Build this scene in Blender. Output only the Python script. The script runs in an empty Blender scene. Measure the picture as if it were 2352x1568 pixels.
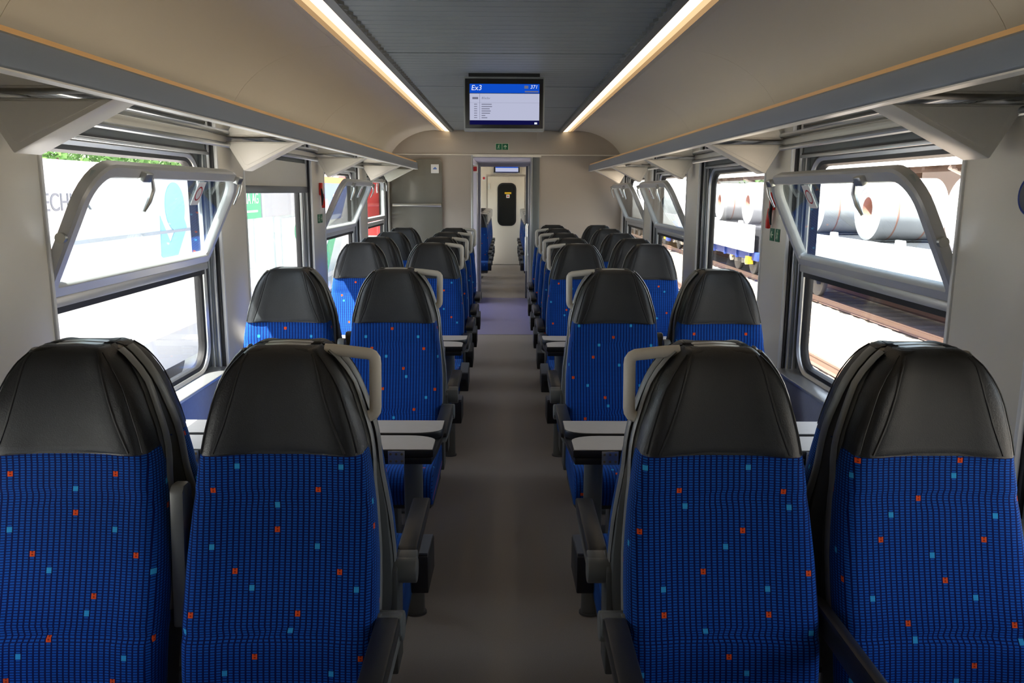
import bpy, bmesh, math, random
from mathutils import Vector, Matrix
PI = math.pi
random.seed(7)
scene = bpy.context.scene
COL = scene.collection

# ------------------------------------------------------------------ camera, sky, sun, exposure
CAM_H, F_PX = 1.55, 1850.0
cam_d = bpy.data.cameras.new('camera'); cam = bpy.data.objects.new('camera', cam_d); COL.objects.link(cam)
cam_d.sensor_width = 36.0; cam_d.lens = 36.0 * F_PX / 2352.0; cam_d.clip_start = 0.05; cam_d.clip_end = 500
cam.matrix_world = (Matrix.Translation((0.0078, 0, CAM_H)) @ Matrix.Rotation(-0.0075, 4, 'Z') @
                    Matrix.Rotation(PI / 2 - 0.1847, 4, 'X') @ Matrix.Rotation(0.0053, 4, 'Z'))
scene.camera = cam

world = bpy.data.worlds.new('world'); scene.world = world; world.use_nodes = True
wn = world.node_tree; wn.nodes.clear()
sky = wn.nodes.new('ShaderNodeTexSky'); sky.sky_type = 'NISHITA'; sky.sun_disc = False
sky.sun_elevation = math.radians(62); sky.sun_rotation = math.radians(227); sky.air_density = 1.0; sky.dust_density = 2.5; sky.ozone_density = 0.8
hsv = wn.nodes.new('ShaderNodeHueSaturation'); hsv.inputs['Saturation'].default_value = 0.45
bg = wn.nodes.new('ShaderNodeBackground'); bg.inputs['Strength'].default_value = 0.42
wo = wn.nodes.new('ShaderNodeOutputWorld')
wn.links.new(sky.outputs[0], hsv.inputs['Color']); wn.links.new(hsv.outputs[0], bg.inputs['Color']); wn.links.new(bg.outputs[0], wo.inputs['Surface'])

sun_d = bpy.data.lights.new('sun', 'SUN'); sun = bpy.data.objects.new('sun', sun_d); COL.objects.link(sun)
sun_d.energy = 18.0; sun_d.angle = math.radians(0.6); sun_d.color = (1.0, 0.95, 0.87)
SUN_DIR = Vector((0.53, 0.40, -1.0)).normalized()
sun.rotation_euler = SUN_DIR.to_track_quat('-Z', 'Y').to_euler(); sun.location = (-6, -6, 12)

vs = scene.view_settings
vs.view_transform = 'Standard'; vs.look = 'None'; vs.gamma = 1.0; vs.use_curve_mapping = False
vs.exposure = 1.05
scene.cycles.max_bounces = 9; scene.cycles.diffuse_bounces = 5; scene.cycles.glossy_bounces = 4
scene.cycles.transparent_max_bounces = 16; scene.cycles.transmission_bounces = 6; scene.cycles.sample_clamp_indirect = 6.0
LED_POWER = 1.15

# ------------------------------------------------------------------ materials
MATS = {}
def mat(name, col=(0.5, 0.5, 0.5), rough=0.5, metal=0.0, spec=0.5, noise=None, bump=None, emit=None, coat=0.0, sheen=0.0):
    """noise=(scale, amount): colour mottling; bump=(scale, strength)"""
    if name in MATS: return MATS[name]
    m = bpy.data.materials.new(name); m.use_nodes = True; nt = m.node_tree; b = nt.nodes['Principled BSDF']
    b.inputs['Base Color'].default_value = (*col, 1); b.inputs['Roughness'].default_value = rough
    b.inputs['Metallic'].default_value = metal; b.inputs['Specular IOR Level'].default_value = spec
    b.inputs['Coat Weight'].default_value = coat; b.inputs['Sheen Weight'].default_value = sheen
    if noise or bump:
        tc = nt.nodes.new('ShaderNodeTexCoord')
    if noise:
        n = nt.nodes.new('ShaderNodeTexNoise'); n.inputs['Scale'].default_value = noise[0]; n.inputs['Detail'].default_value = 5
        mx = nt.nodes.new('ShaderNodeMixRGB'); a = noise[1]
        mx.inputs['Color1'].default_value = (*[c * (1 - a) for c in col], 1); mx.inputs['Color2'].default_value = (*[min(1, c * (1 + a)) for c in col], 1)
        nt.links.new(tc.outputs['Object'], n.inputs['Vector']); nt.links.new(n.outputs['Fac'], mx.inputs['Fac']); nt.links.new(mx.outputs[0], b.inputs['Base Color'])
    if bump:
        n = nt.nodes.new('ShaderNodeTexNoise'); n.inputs['Scale'].default_value = bump[0]; n.inputs['Detail'].default_value = 3
        bp = nt.nodes.new('ShaderNodeBump'); bp.inputs['Strength'].default_value = bump[1]; bp.inputs['Distance'].default_value = 0.002
        nt.links.new(tc.outputs['Object'], n.inputs['Vector']); nt.links.new(n.outputs['Fac'], bp.inputs['Height']); nt.links.new(bp.outputs[0], b.inputs['Normal'])
    if emit:
        b.inputs['Emission Color'].default_value = (*emit[0], 1); b.inputs['Emission Strength'].default_value = emit[1]
    MATS[name] = m; return m

def glass_mat(name, tint=(1, 1, 1), refl=1.0, rough=0.0):
    if name in MATS: return MATS[name]
    m = bpy.data.materials.new(name); m.use_nodes = True; nt = m.node_tree; nt.nodes.clear()
    o = nt.nodes.new('ShaderNodeOutputMaterial'); mx = nt.nodes.new('ShaderNodeMixShader'); lw = nt.nodes.new('ShaderNodeLayerWeight')
    lw.inputs['Blend'].default_value = 0.5
    pw = nt.nodes.new('ShaderNodeMath'); pw.operation = 'POWER'; pw.inputs[1].default_value = 5.0
    fr = nt.nodes.new('ShaderNodeMath'); fr.operation = 'MULTIPLY_ADD'; fr.inputs[1].default_value = 0.95; fr.inputs[2].default_value = 0.045
    nt.links.new(lw.outputs['Facing'], pw.inputs[0]); nt.links.new(pw.outputs[0], fr.inputs[0])
    t = nt.nodes.new('ShaderNodeBsdfTransparent'); t.inputs['Color'].default_value = (*tint, 1)
    g = nt.nodes.new('ShaderNodeBsdfGlossy'); g.inputs['Roughness'].default_value = rough
    ml = nt.nodes.new('ShaderNodeMath'); ml.operation = 'MULTIPLY'; ml.inputs[1].default_value = refl
    nt.links.new(fr.outputs[0], ml.inputs[0]); nt.links.new(ml.outputs[0], mx.inputs[0])
    nt.links.new(t.outputs[0], mx.inputs[1]); nt.links.new(g.outputs[0], mx.inputs[2]); nt.links.new(mx.outputs[0], o.inputs['Surface'])
    MATS[name] = m; return m

def fabric_mat():
    """blue woven moquette: rows of small dashes with scattered orange and cyan squares, laid out in metres on the UVs"""
    m = bpy.data.materials.new('blue_moquette'); m.use_nodes = True; nt = m.node_tree; b = nt.nodes['Principled BSDF']
    b.inputs['Roughness'].default_value = 0.85; b.inputs['Specular IOR Level'].default_value = 0.15
    b.inputs['Sheen Weight'].default_value = 0.35; b.inputs['Sheen Roughness'].default_value = 0.4; b.inputs['Sheen Tint'].default_value = (0.15, 0.4, 1, 1)
    N = nt.nodes.new; L = nt.links.new
    def mth(op, a, b_=None, c=None):
        n = N('ShaderNodeMath'); n.operation = op
        for i, v in enumerate((a, b_, c)):
            if v is None: continue
            if isinstance(v, (int, float)): n.inputs[i].default_value = v
            else: L(v, n.inputs[i])
        return n.outputs[0]
    uv = N('ShaderNodeUVMap'); sp = N('ShaderNodeSeparateXYZ'); L(uv.outputs[0], sp.inputs[0])
    oi = N('ShaderNodeObjectInfo'); off = mth('FLOOR', mth('MULTIPLY', oi.outputs['Random'], 40.0))
    CW, CH = 0.0128, 0.0060
    cu = mth('ADD', mth('DIVIDE', sp.outputs['X'], CW), 200.0); cv = mth('ADD', mth('DIVIDE', sp.outputs['Y'], CH), 330.0)
    fu = mth('FRACT', cu); fv = mth('FRACT', cv); col = mth('ADD', mth('FLOOR', cu), off); row = mth('ADD', mth('FLOOR', cv), mth('MULTIPLY', off, 3.0))
    du = mth('MULTIPLY', mth('GREATER_THAN', fu, 0.16), mth('LESS_THAN', fu, 0.84))
    dv = mth('MULTIPLY', mth('GREATER_THAN', fv, 0.20), mth('LESS_THAN', fv, 0.86))
    dash = mth('MULTIPLY', du, dv)
    def lattice(c0, r0, per=11.0, shift=8.0, wide=18.0):
        r = mth('ADD', row, r0); band = mth('FLOOR', mth('DIVIDE', r, per)); rm = mth('MODULO', r, per)
        inr = mth('LESS_THAN', rm, 1.5)
        cc = mth('ADD', mth('ADD', col, c0), mth('SUBTRACT', 1800.0, mth('MULTIPLY', mth('MODULO', band, 18.0), shift)))
        return mth('MULTIPLY', inr, mth('LESS_THAN', mth('MODULO', cc, wide), 0.5)), rm
    org, rm1 = lattice(0.0, 0.0, 15.0, 7.0, 18.0)
    cya, _ = lattice(5.0, 6.0, 15.0, 11.0, 18.0)
    sq = mth('MULTIPLY', mth('GREATER_THAN', fu, 0.08), mth('LESS_THAN', fu, 0.92))
    ctr = mth('MULTIPLY', mth('GREATER_THAN', fu, 0.36), mth('LESS_THAN', fu, 0.66))
    def mix(fac, a, b_):
        n = N('ShaderNodeMixRGB'); L(fac, n.inputs[0])
        for i, v in ((1, a), (2, b_)):
            if isinstance(v, tuple): n.inputs[i].default_value = (*v, 1)
            else: L(v, n.inputs[i])
        return n.outputs[0]
    nz = N('ShaderNodeTexNoise'); nz.inputs['Scale'].default_value = 900; tc = N('ShaderNodeTexCoord'); L(tc.outputs['Object'], nz.inputs['Vector'])
    blue = mix(nz.outputs['Fac'], (0.003, 0.050, 0.29), (0.009, 0.115, 0.52))
    c = mix(dash, (0.002, 0.007, 0.075), blue)
    c = mix(mth('MULTIPLY', org, sq), c, (0.78, 0.085, 0.012))
    c = mix(mth('MULTIPLY', mth('MULTIPLY', org, ctr), mth('MULTIPLY', mth('GREATER_THAN', fv, 0.45), 0.7)), c, (0.10, 0.004, 0.004))
    c = mix(mth('MULTIPLY', cya, sq), c, (0.03, 0.33, 0.66))
    L(c, b.inputs['Base Color'])
    bp = N('ShaderNodeBump'); bp.inputs['Strength'].default_value = 0.35; bp.inputs['Distance'].default_value = 0.0015
    L(dash, bp.inputs['Height']); L(bp.outputs[0], b.inputs['Normal'])
    return m

MATS['fabric'] = fabric_mat()
mat('leather_panel', (0.021, 0.0225, 0.0245), 0.55, spec=0.33, noise=(14, 0.12), bump=(420, 0.25))
mat('leather_wing', (0.010, 0.0105, 0.012), 0.42, spec=0.4, bump=(300, 0.3))
mat('piping', (0.006, 0.006, 0.007), 0.5)
mat('shell', (0.090, 0.095, 0.094), 0.45, bump=(600, 0.08))
mat('shell_strip', (0.19, 0.195, 0.19), 0.38)
mat('shell_trim', (0.30, 0.30, 0.29), 0.3, spec=0.6)
mat('handle', (0.56, 0.53, 0.47), 0.38)
mat('arm_pad', (0.020, 0.020, 0.022), 0.36, bump=(500, 0.15))
mat('arm_metal', (0.13, 0.137, 0.135), 0.35)
mat('dark_plastic', (0.020, 0.021, 0.024), 0.45)
mat('mid_plastic', (0.10, 0.105, 0.115), 0.45)
mat('under', (0.03, 0.03, 0.032), 0.6)
mat('wall', (0.78, 0.735, 0.635), 0.32, spec=0.45, bump=(260, 0.05))
mat('wall_low', (0.30, 0.32, 0.40), 0.55, noise=(60, 0.1))
mat('endwall', (0.45, 0.395, 0.335), 0.45, bump=(260, 0.05))
mat('vestibule', (0.62, 0.60, 0.63), 0.4)
mat('arch', (0.80, 0.71, 0.575), 0.42, bump=(180, 0.04))
mat('ceiling_metal', (0.175, 0.20, 0.205), 0.5, metal=0.0, noise=(3, 0.1))
mat('channel', (0.16, 0.17, 0.17), 0.4, metal=0.3)
mat('rail', (0.20, 0.235, 0.285), 0.38, metal=0.15, bump=(900, 0.2))
mat('rail_lip', (0.80, 0.78, 0.72), 0.3)
mat('amber_glow', (0.85, 0.50, 0.20), 0.35)  # orange LED glow put into a strip colour
mat('shelf', (0.135, 0.125, 0.085), 0.03, spec=0.9, coat=1.0)
mat('bracket', (0.72, 0.68, 0.59), 0.38)
mat('alu', (0.62, 0.64, 0.65), 0.28, metal=0.75)
mat('alu_dark', (0.20, 0.215, 0.22), 0.35, metal=0.5)
mat('gasket', (0.010, 0.010, 0.011), 0.45)
mat('frame_grey', (0.25, 0.27, 0.275), 0.42)
mat('frame_dark', (0.085, 0.098, 0.10), 0.45)
mat('flap_frame', (0.60, 0.60, 0.59), 0.33, metal=0.25)
mat('steel', (0.55, 0.55, 0.52), 0.3, metal=0.9)
mat('brass', (0.45, 0.32, 0.14), 0.35, metal=0.8)
mat('white', (0.82, 0.82, 0.80), 0.45)
mat('red', (0.72, 0.030, 0.015), 0.4)
mat('red_print', (0.50, 0.02, 0.03), 0.5)
mat('black', (0.008, 0.008, 0.009), 0.4)
mat('ink', (0.05, 0.05, 0.06), 0.6)
mat('green_sign', (0.006, 0.15, 0.06), 0.4)
mat('pale_sign', (0.62, 0.72, 0.52), 0.4)
mat('blind', (0.62, 0.60, 0.52), 0.7)
mat('laminate', (0.50, 0.47, 0.44), 0.42, noise=(30, 0.05))
mat('floor', (0.31, 0.28, 0.255), 0.42, noise=(420, 0.35), bump=(500, 0.1))
mat('floor_violet', (0.23, 0.22, 0.43), 0.38, noise=(300, 0.08))
mat('smoked_glass', (0.17, 0.16, 0.13), 0.14, spec=0.8, coat=0.6)
mat('yellow', (0.75, 0.48, 0.02), 0.5)
mat('blue_paint', (0.02, 0.05, 0.26), 0.5)
mat('white_paint', (0.80, 0.80, 0.80), 0.5)
mat('coil', (0.52, 0.52, 0.53), 0.4, metal=0.3, noise=(2, 0.15))
mat('coil_core', (0.40, 0.20, 0.15), 0.6)
mat('bogie', (0.045, 0.045, 0.05), 0.6, noise=(8, 0.3))
mat('rail_steel', (0.20, 0.12, 0.09), 0.5, metal=0.3)
mat('sleeper', (0.27, 0.23, 0.19), 0.9)
mat('gravel', (0.36, 0.31, 0.25), 0.95, noise=(9, 0.4), bump=(12, 1.0))
mat('concrete', (0.56, 0.55, 0.53), 0.9, noise=(1.5, 0.1))
mat('soffit', (0.10, 0.06, 0.04), 0.8, noise=(6, 0.3))
mat('roof_sheet', (0.55, 0.47, 0.42), 0.7)
mat('cyan_print', (0.33, 0.66, 0.80), 0.5)
mat('grey_print', (0.40, 0.42, 0.47), 0.5)
mat('grey_text', (0.12, 0.13, 0.16), 0.5)
mat('green_print', (0.02, 0.42, 0.20), 0.5)
mat('blue_print', (0.10, 0.20, 0.55), 0.5)
mat('pale_panel', (0.45, 0.56, 0.60), 0.3)
mat('loco_red', (0.60, 0.03, 0.03), 0.4)
mat('orange_paint', (0.75, 0.22, 0.05), 0.5)
mat('leaf', (0.055, 0.14, 0.022), 0.6, noise=(3, 0.5))
mat('bark', (0.10, 0.07, 0.05), 0.9)
glass_mat('glass', (0.97, 0.985, 0.98), 1.0)
glass_mat('flap_glass', (0.90, 0.96, 0.97), 1.6)

def emis(name, col, s):
    if name in MATS: return MATS[name]
    m = bpy.data.materials.new(name); m.use_nodes = True; nt = m.node_tree; nt.nodes.clear()
    o = nt.nodes.new('ShaderNodeOutputMaterial'); e = nt.nodes.new('ShaderNodeEmission')
    e.inputs['Color'].default_value = (*col, 1); e.inputs['Strength'].default_value = s
    nt.links.new(e.outputs[0], o.inputs['Surface']); MATS[name] = m; return m
emis('led', (1.0, 0.80, 0.52), LED_POWER)
emis('led_rim', (1.0, 0.62, 0.30), LED_POWER * 0.20)
emis('led_soft', (1.0, 0.70, 0.38), LED_POWER * 0.44)
emis('scr_blue', (0.005, 0.08, 0.62), 0.45)
emis('scr_pale', (0.48, 0.50, 0.66), 0.48)
emis('scr_navy', (0.006, 0.006, 0.07), 0.4)
emis('scr_white', (0.75, 0.78, 0.9), 0.5)
emis('scr_grey', (0.18, 0.18, 0.26), 0.4)

# ------------------------------------------------------------------ mesh helpers
class MB:
    def __init__(self): self.v = []; self.f = []; self.uv = {}
    def box(self, x0, x1, y0, y1, z0, z1):
        i = len(self.v)
        self.v += [(x, y, z) for z in (z0, z1) for y in (y0, y1) for x in (x0, x1)]
        self.f += [tuple(i + k for k in q) for q in ((0, 2, 3, 1), (4, 5, 7, 6), (0, 1, 5, 4), (2, 6, 7, 3), (0, 4, 6, 2), (1, 3, 7, 5))]
        return self
    def prism(self, poly, axis, a, b):
        """poly: 2-D points; axis 'x' -> (y,z), 'y' -> (x,z), 'z' -> (x,y)"""
        i = len(self.v); n = len(poly)
        def p(q, t): return {'x': (t, q[0], q[1]), 'y': (q[0], t, q[1]), 'z': (q[0], q[1], t)}[axis]
        self.v += [p(q, a) for q in poly] + [p(q, b) for q in poly]
        self.f += [tuple(i + k for k in range(n))[::-1], tuple(i + n + k for k in range(n))]
        self.f += [(i + k, i + (k + 1) % n, i + n + (k + 1) % n, i + n + k) for k in range(n)]
        return self
    def loft(self, rings, cap=True, closed=True, loop=False):
        i = len(self.v); n = len(rings[0]); m = len(rings)
        for r in rings: self.v += [tuple(p) for p in r]
        last = m if loop else m - 1
        for a in range(last):
            a2 = (a + 1) % m
            for k in range(n if closed else n - 1):
                k2 = (k + 1) % n
                self.f.append((i + a * n + k, i + a * n + k2, i + a2 * n + k2, i + a2 * n + k))
        if cap and not loop:
            self.f.append(tuple(i + k for k in range(n))[::-1]); self.f.append(tuple(i + (m - 1) * n + k for k in range(n)))
        return self
    def tube(self, pts, r, n=8, closed=False, ry=None, cap=True):
        pts = [Vector(p) for p in pts]; m = len(pts); rings = []; prev = None
        for k in range(m):
            if closed: t = pts[(k + 1) % m] - pts[k - 1]
            else: t = pts[min(k + 1, m - 1)] - pts[max(k - 1, 0)]
            t.normalize()
            if prev is None:
                a = Vector((0, 0, 1)) if abs(t.z) < 0.9 else Vector((0, 1, 0))
                u = t.cross(a).normalized()
            else:
                u = (prev - t * prev.dot(t)).normalized()
            prev = u; w = t.cross(u)
            rr = r[k] if isinstance(r, (list, tuple)) else r
            rings.append([pts[k] + u * (rr * math.cos(2 * PI * j / n)) + w * ((ry or rr) * math.sin(2 * PI * j / n)) for j in range(n)])
        return self.loft(rings, cap=cap, loop=closed)
    def cyl(self, c, axis, r, h, n=20, r2=None):
        """cylinder centred at c along axis"""
        r2 = r if r2 is None else r2; rings = []
        for t, rr in ((-h / 2, r), (h / 2, r2)):
            ring = []
            for j in range(n):
                a = 2 * PI * j / n; p, q = rr * math.cos(a), rr * math.sin(a)
                ring.append({'x': (c[0] + t, c[1] + p, c[2] + q), 'y': (c[0] + q, c[1] + t, c[2] + p), 'z': (c[0] + p, c[1] + q, c[2] + t)}[axis])
            rings.append(ring)
        return self.loft(rings)
    def mesh(self, name, smooth=35, bevel=0.0, seg=2, uvfun=None, weld=0.0):
        me = bpy.data.meshes.new(name); me.from_pydata(self.v, [], self.f)
        bm = bmesh.new(); bm.from_mesh(me)
        if weld: bmesh.ops.remove_doubles(bm, verts=bm.verts, dist=weld)
        bmesh.ops.recalc_face_normals(bm, faces=bm.faces)
        if uvfun:
            lay = bm.loops.layers.uv.new('UVMap')
            for f in bm.faces:
                for l in f.loops: l[lay].uv = uvfun(l.vert.co, f.normal)
        if bevel:
            ed = [e for e in bm.edges if len(e.link_faces) == 2 and e.calc_face_angle(0) > 0.5]
            bmesh.ops.bevel(bm, geom=ed, offset=bevel, segments=seg, profile=0.5, affect='EDGES', clamp_overlap=True)
        bm.to_mesh(me); bm.free()
        if smooth:
            me.shade_smooth(); me.set_sharp_from_angle(angle=math.radians(smooth))
        return me

def link(name, me, m=None, parent=None, label=None, cat=None, group=None, kind=None, loc=None, rot=None):
    o = bpy.data.objects.new(name, me); COL.objects.link(o)
    if m is not None and me is not None and len(me.materials) == 0: me.materials.append(MATS[m])
    if parent is not None: o.parent = parent
    if loc is not None: o.location = loc
    if rot is not None: o.rotation_euler = rot
    if label: o['label'] = label
    if cat: o['category'] = cat
    if group: o['group'] = group
    if kind: o['kind'] = kind
    return o
def empty(name, loc=(0, 0, 0), rz=0.0, **k):
    return link(name, None, loc=loc, rot=(0, 0, rz), **k)
CACHE = {}
def cached(key, fn):
    if key not in CACHE: CACHE[key] = fn()
    return CACHE[key]
def bx(name, m, parent, x0, x1, y0, y1, z0, z1, bevel=0.0, **k):
    return link(name, MB().box(x0, x1, y0, y1, z0, z1).mesh(name, bevel=bevel), m, parent, **k)
def lerp_tab(tab, z):
    if z <= tab[0][0]: return tab[0][1]
    for (a, p), (b, q) in zip(tab, tab[1:]):
        if z <= b:
            t = (z - a) / (b - a); t = t * t * (3 - 2 * t) if False else t
            return p + (q - p) * t
    return tab[-1][1]
def rrect(w, h, r, n=6, cx=0, cy=0):
    """rounded rectangle points, half sizes w,h"""
    pts = []
    for sx, sy, a0 in ((1, 1, 0), (-1, 1, 90), (-1, -1, 180), (1, -1, 270)):
        for k in range(n + 1):
            a = math.radians(a0 + 90 * k / n)
            pts.append((cx + sx * (w - r) + r * math.cos(a), cy + sy * (h - r) + r * math.sin(a)))
    return pts
def text_mesh(s, size, name='text', align='CENTER', shear=0.0, extrude=0.0):
    cu = bpy.data.curves.new(name, 'FONT'); cu.body = s; cu.size = size; cu.align_x = align; cu.align_y = 'CENTER'; cu.shear = shear; cu.extrude = extrude
    o = bpy.data.objects.new(name, cu); COL.objects.link(o)
    bpy.context.view_layer.update()
    me = bpy.data.meshes.new_from_object(o.evaluated_get(bpy.context.evaluated_depsgraph_get())); me.name = name
    bpy.data.objects.remove(o); bpy.data.curves.remove(cu); me.materials.clear()
    return me
ROT_WALL_L = (PI / 2, 0, PI / 2)      # text readable by someone looking towards -X
ROT_WALL_R = (PI / 2, 0, -PI / 2)     # looking towards +X
ROT_FRONT = (PI / 2, 0, 0)            # looking towards +Y

# ------------------------------------------------------------------ carriage dimensions
WX = 1.34                 # inner wall face
PIL0, PITCH = 2.20, 1.835 # window pillars
YB, YE = -2.6, 9.5        # back and end of the saloon
Z_SILL, Z_WTOP = 0.70, 1.765
CEIL = 2.227
WIN = [(PIL0 + PITCH * (k + 0.5)) for k in range(-2, 4)]   # window centres, k=0 is WIN[2]
HALF = 0.73               # half opening width
END_F, END_D = 11.8, 17.2 # far saloon start, far door

# floor
fl = link('floor', MB().box(-1.42, 1.42, YB, 8.70, -0.06, 0.0).mesh('floor'), 'floor', kind='structure')
link('floor', MB().box(-1.42, 1.42, 8.705, END_F, -0.06, 0.0).mesh('floor_entry'), 'floor_violet', kind='structure', label='smooth violet-grey floor of the entrance passage')
link('floor', MB().box(-1.42, 1.42, END_F, END_D + 0.3, -0.06, 0.0).mesh('floor_far'), 'floor', kind='structure')
bx('trim_1', 'alu_dark', None, -1.34, 1.34, 8.697, 8.708, 0.0, 0.002, kind='structure')

def side_wall(side, name, y_start, y_end, centres, half):
    s = -1 if side == 'left' else 1
    w = MB()
    xi, xo = s * WX, s * 1.40
    x0, x1 = min(xi, xo), max(xi, xo)
    edges = [y_start]
    for c in centres: edges += [c - half, c + half]
    edges.append(y_end)
    for a, b in zip(edges[::2], edges[1::2]):
        if b - a > 0.01: w.box(x0, x1, a, b, Z_SILL, Z_WTOP)
    w.box(x0, x1, y_start, y_end, Z_WTOP, 2.32)
    o = link(name, w.mesh(name, bevel=0.012), 'wall', kind='structure')
    link('dado_panel', MB().box(min(s * 1.325, xo), max(s * 1.325, xo), y_start, y_end, 0.0, Z_SILL).mesh('dado'), 'wall_low', o)
    return o
wall_left = side_wall('left', 'wall_left', YB, YE, WIN, HALF)
wall_right = side_wall('right', 'wall_right', YB, YE, WIN, HALF)
FARW = [12.75, 14.5, 16.25]
side_wall('left', 'wall_left', END_F, END_D + 0.3, FARW, 0.62)
side_wall('right', 'wall_right', END_F, END_D + 0.3, FARW, 0.62)
bx('wall_back', 'endwall', None, -1.42, 1.42, YB - 0.1, YB, 0, 2.4, kind='structure')
# outer roof and body keep daylight out above the ceiling
roof = MB(); prof = []
for k in range(17):
    a = PI * k / 16; prof.append((1.46 * math.cos(a), 2.30 + 0.5 * math.sin(a)))
prof2 = [(x * 0.985, z - 0.02) for x, z in reversed(prof)]
roof.prism(prof + prof2, 'y', YB - 0.1, END_D + 0.35)
link('roof', roof.mesh('roof'), 'white_paint', kind='structure')

# ------------------------------------------------------------------ windows
def ring_on_wall(w, h, r, prof, s, n=7):
    """closed rounded-rectangle frame; prof: list of (inset from outer edge, x offset outward)"""
    rings = []
    for ins, dx in prof:
        pts = rrect(w - ins, h - ins, max(r - ins, 0.004), n)
        rings.append([(dx * s, p[0], p[1]) for p in pts])
    m = MB(); m.loft(rings, cap=False, loop=True); return m.mesh('ring', smooth=40)
def panel_with_hole(w, h, hw, hh, r, x, s, zoff=0.0, n=7, t=0.02):
    """flat panel (half w,h) with rounded hole (hw,hh); local y,z"""
    inner = rrect(hw, hh, r, n); N = len(inner); outer = []
    for (a, b) in inner:
        # project to the outer rectangle
        k = max(abs(a) / w, abs(b - 0) / h); outer.append((a / k, b / k))
    m = MB()
    rings = [[(x, p[0], p[1] + zoff) for p in outer], [(x, p[0], p[1] + zoff) for p in inner], [(x + s * t, p[0], p[1] + zoff) for p in inner], [(x + s * t, p[0], p[1] + zoff) for p in outer]]
    m.loft(rings, cap=False, loop=True); return m.mesh('panel', smooth=30)

GZ0, GZ1, GH, GO = 0.72, 1.70, 0.665, -0.052     # glass opening
GC = (GZ0 + GZ1) / 2; GHH = (GZ1 - GZ0) / 2
def no_smoking(parent, s, y, z, size=0.05):
    st = link('sticker', MB().box(-0.0006, 0.0006, y - size * 0.78, y + size * 0.78, z - size, z + size).mesh('sticker'), 'white', parent, label='white no-smoking sticker with red ring')
    m = MB(); n = 20; R = size * 0.62
    rings = []
    for rr in (R, R * 0.80):
        rings.append([(-s * 0.0012, y + rr * math.cos(2 * PI * j / n), z + rr * math.sin(2 * PI * j / n)) for j in range(n)])
    m.loft(rings, cap=False)
    d = size * 0.42
    m.v += [(-s * 0.0014, y - d, z + d + 0.004), (-s * 0.0014, y - d + 0.004, z + d), (-s * 0.0014, y + d, z - d - 0.004), (-s * 0.0014, y + d - 0.004, z - d)]
    k = len(m.v); m.f.append((k - 4, k - 3, k - 2, k - 1))
    link('red_ring', m.mesh('red_ring', smooth=0), 'red_print', parent)
    link('cigarette', MB().box(-0.0018, 0.0018, y - size * 0.3, y + size * 0.3, z - 0.004, z + 0.004).mesh('cig'), 'ink', parent)

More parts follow.
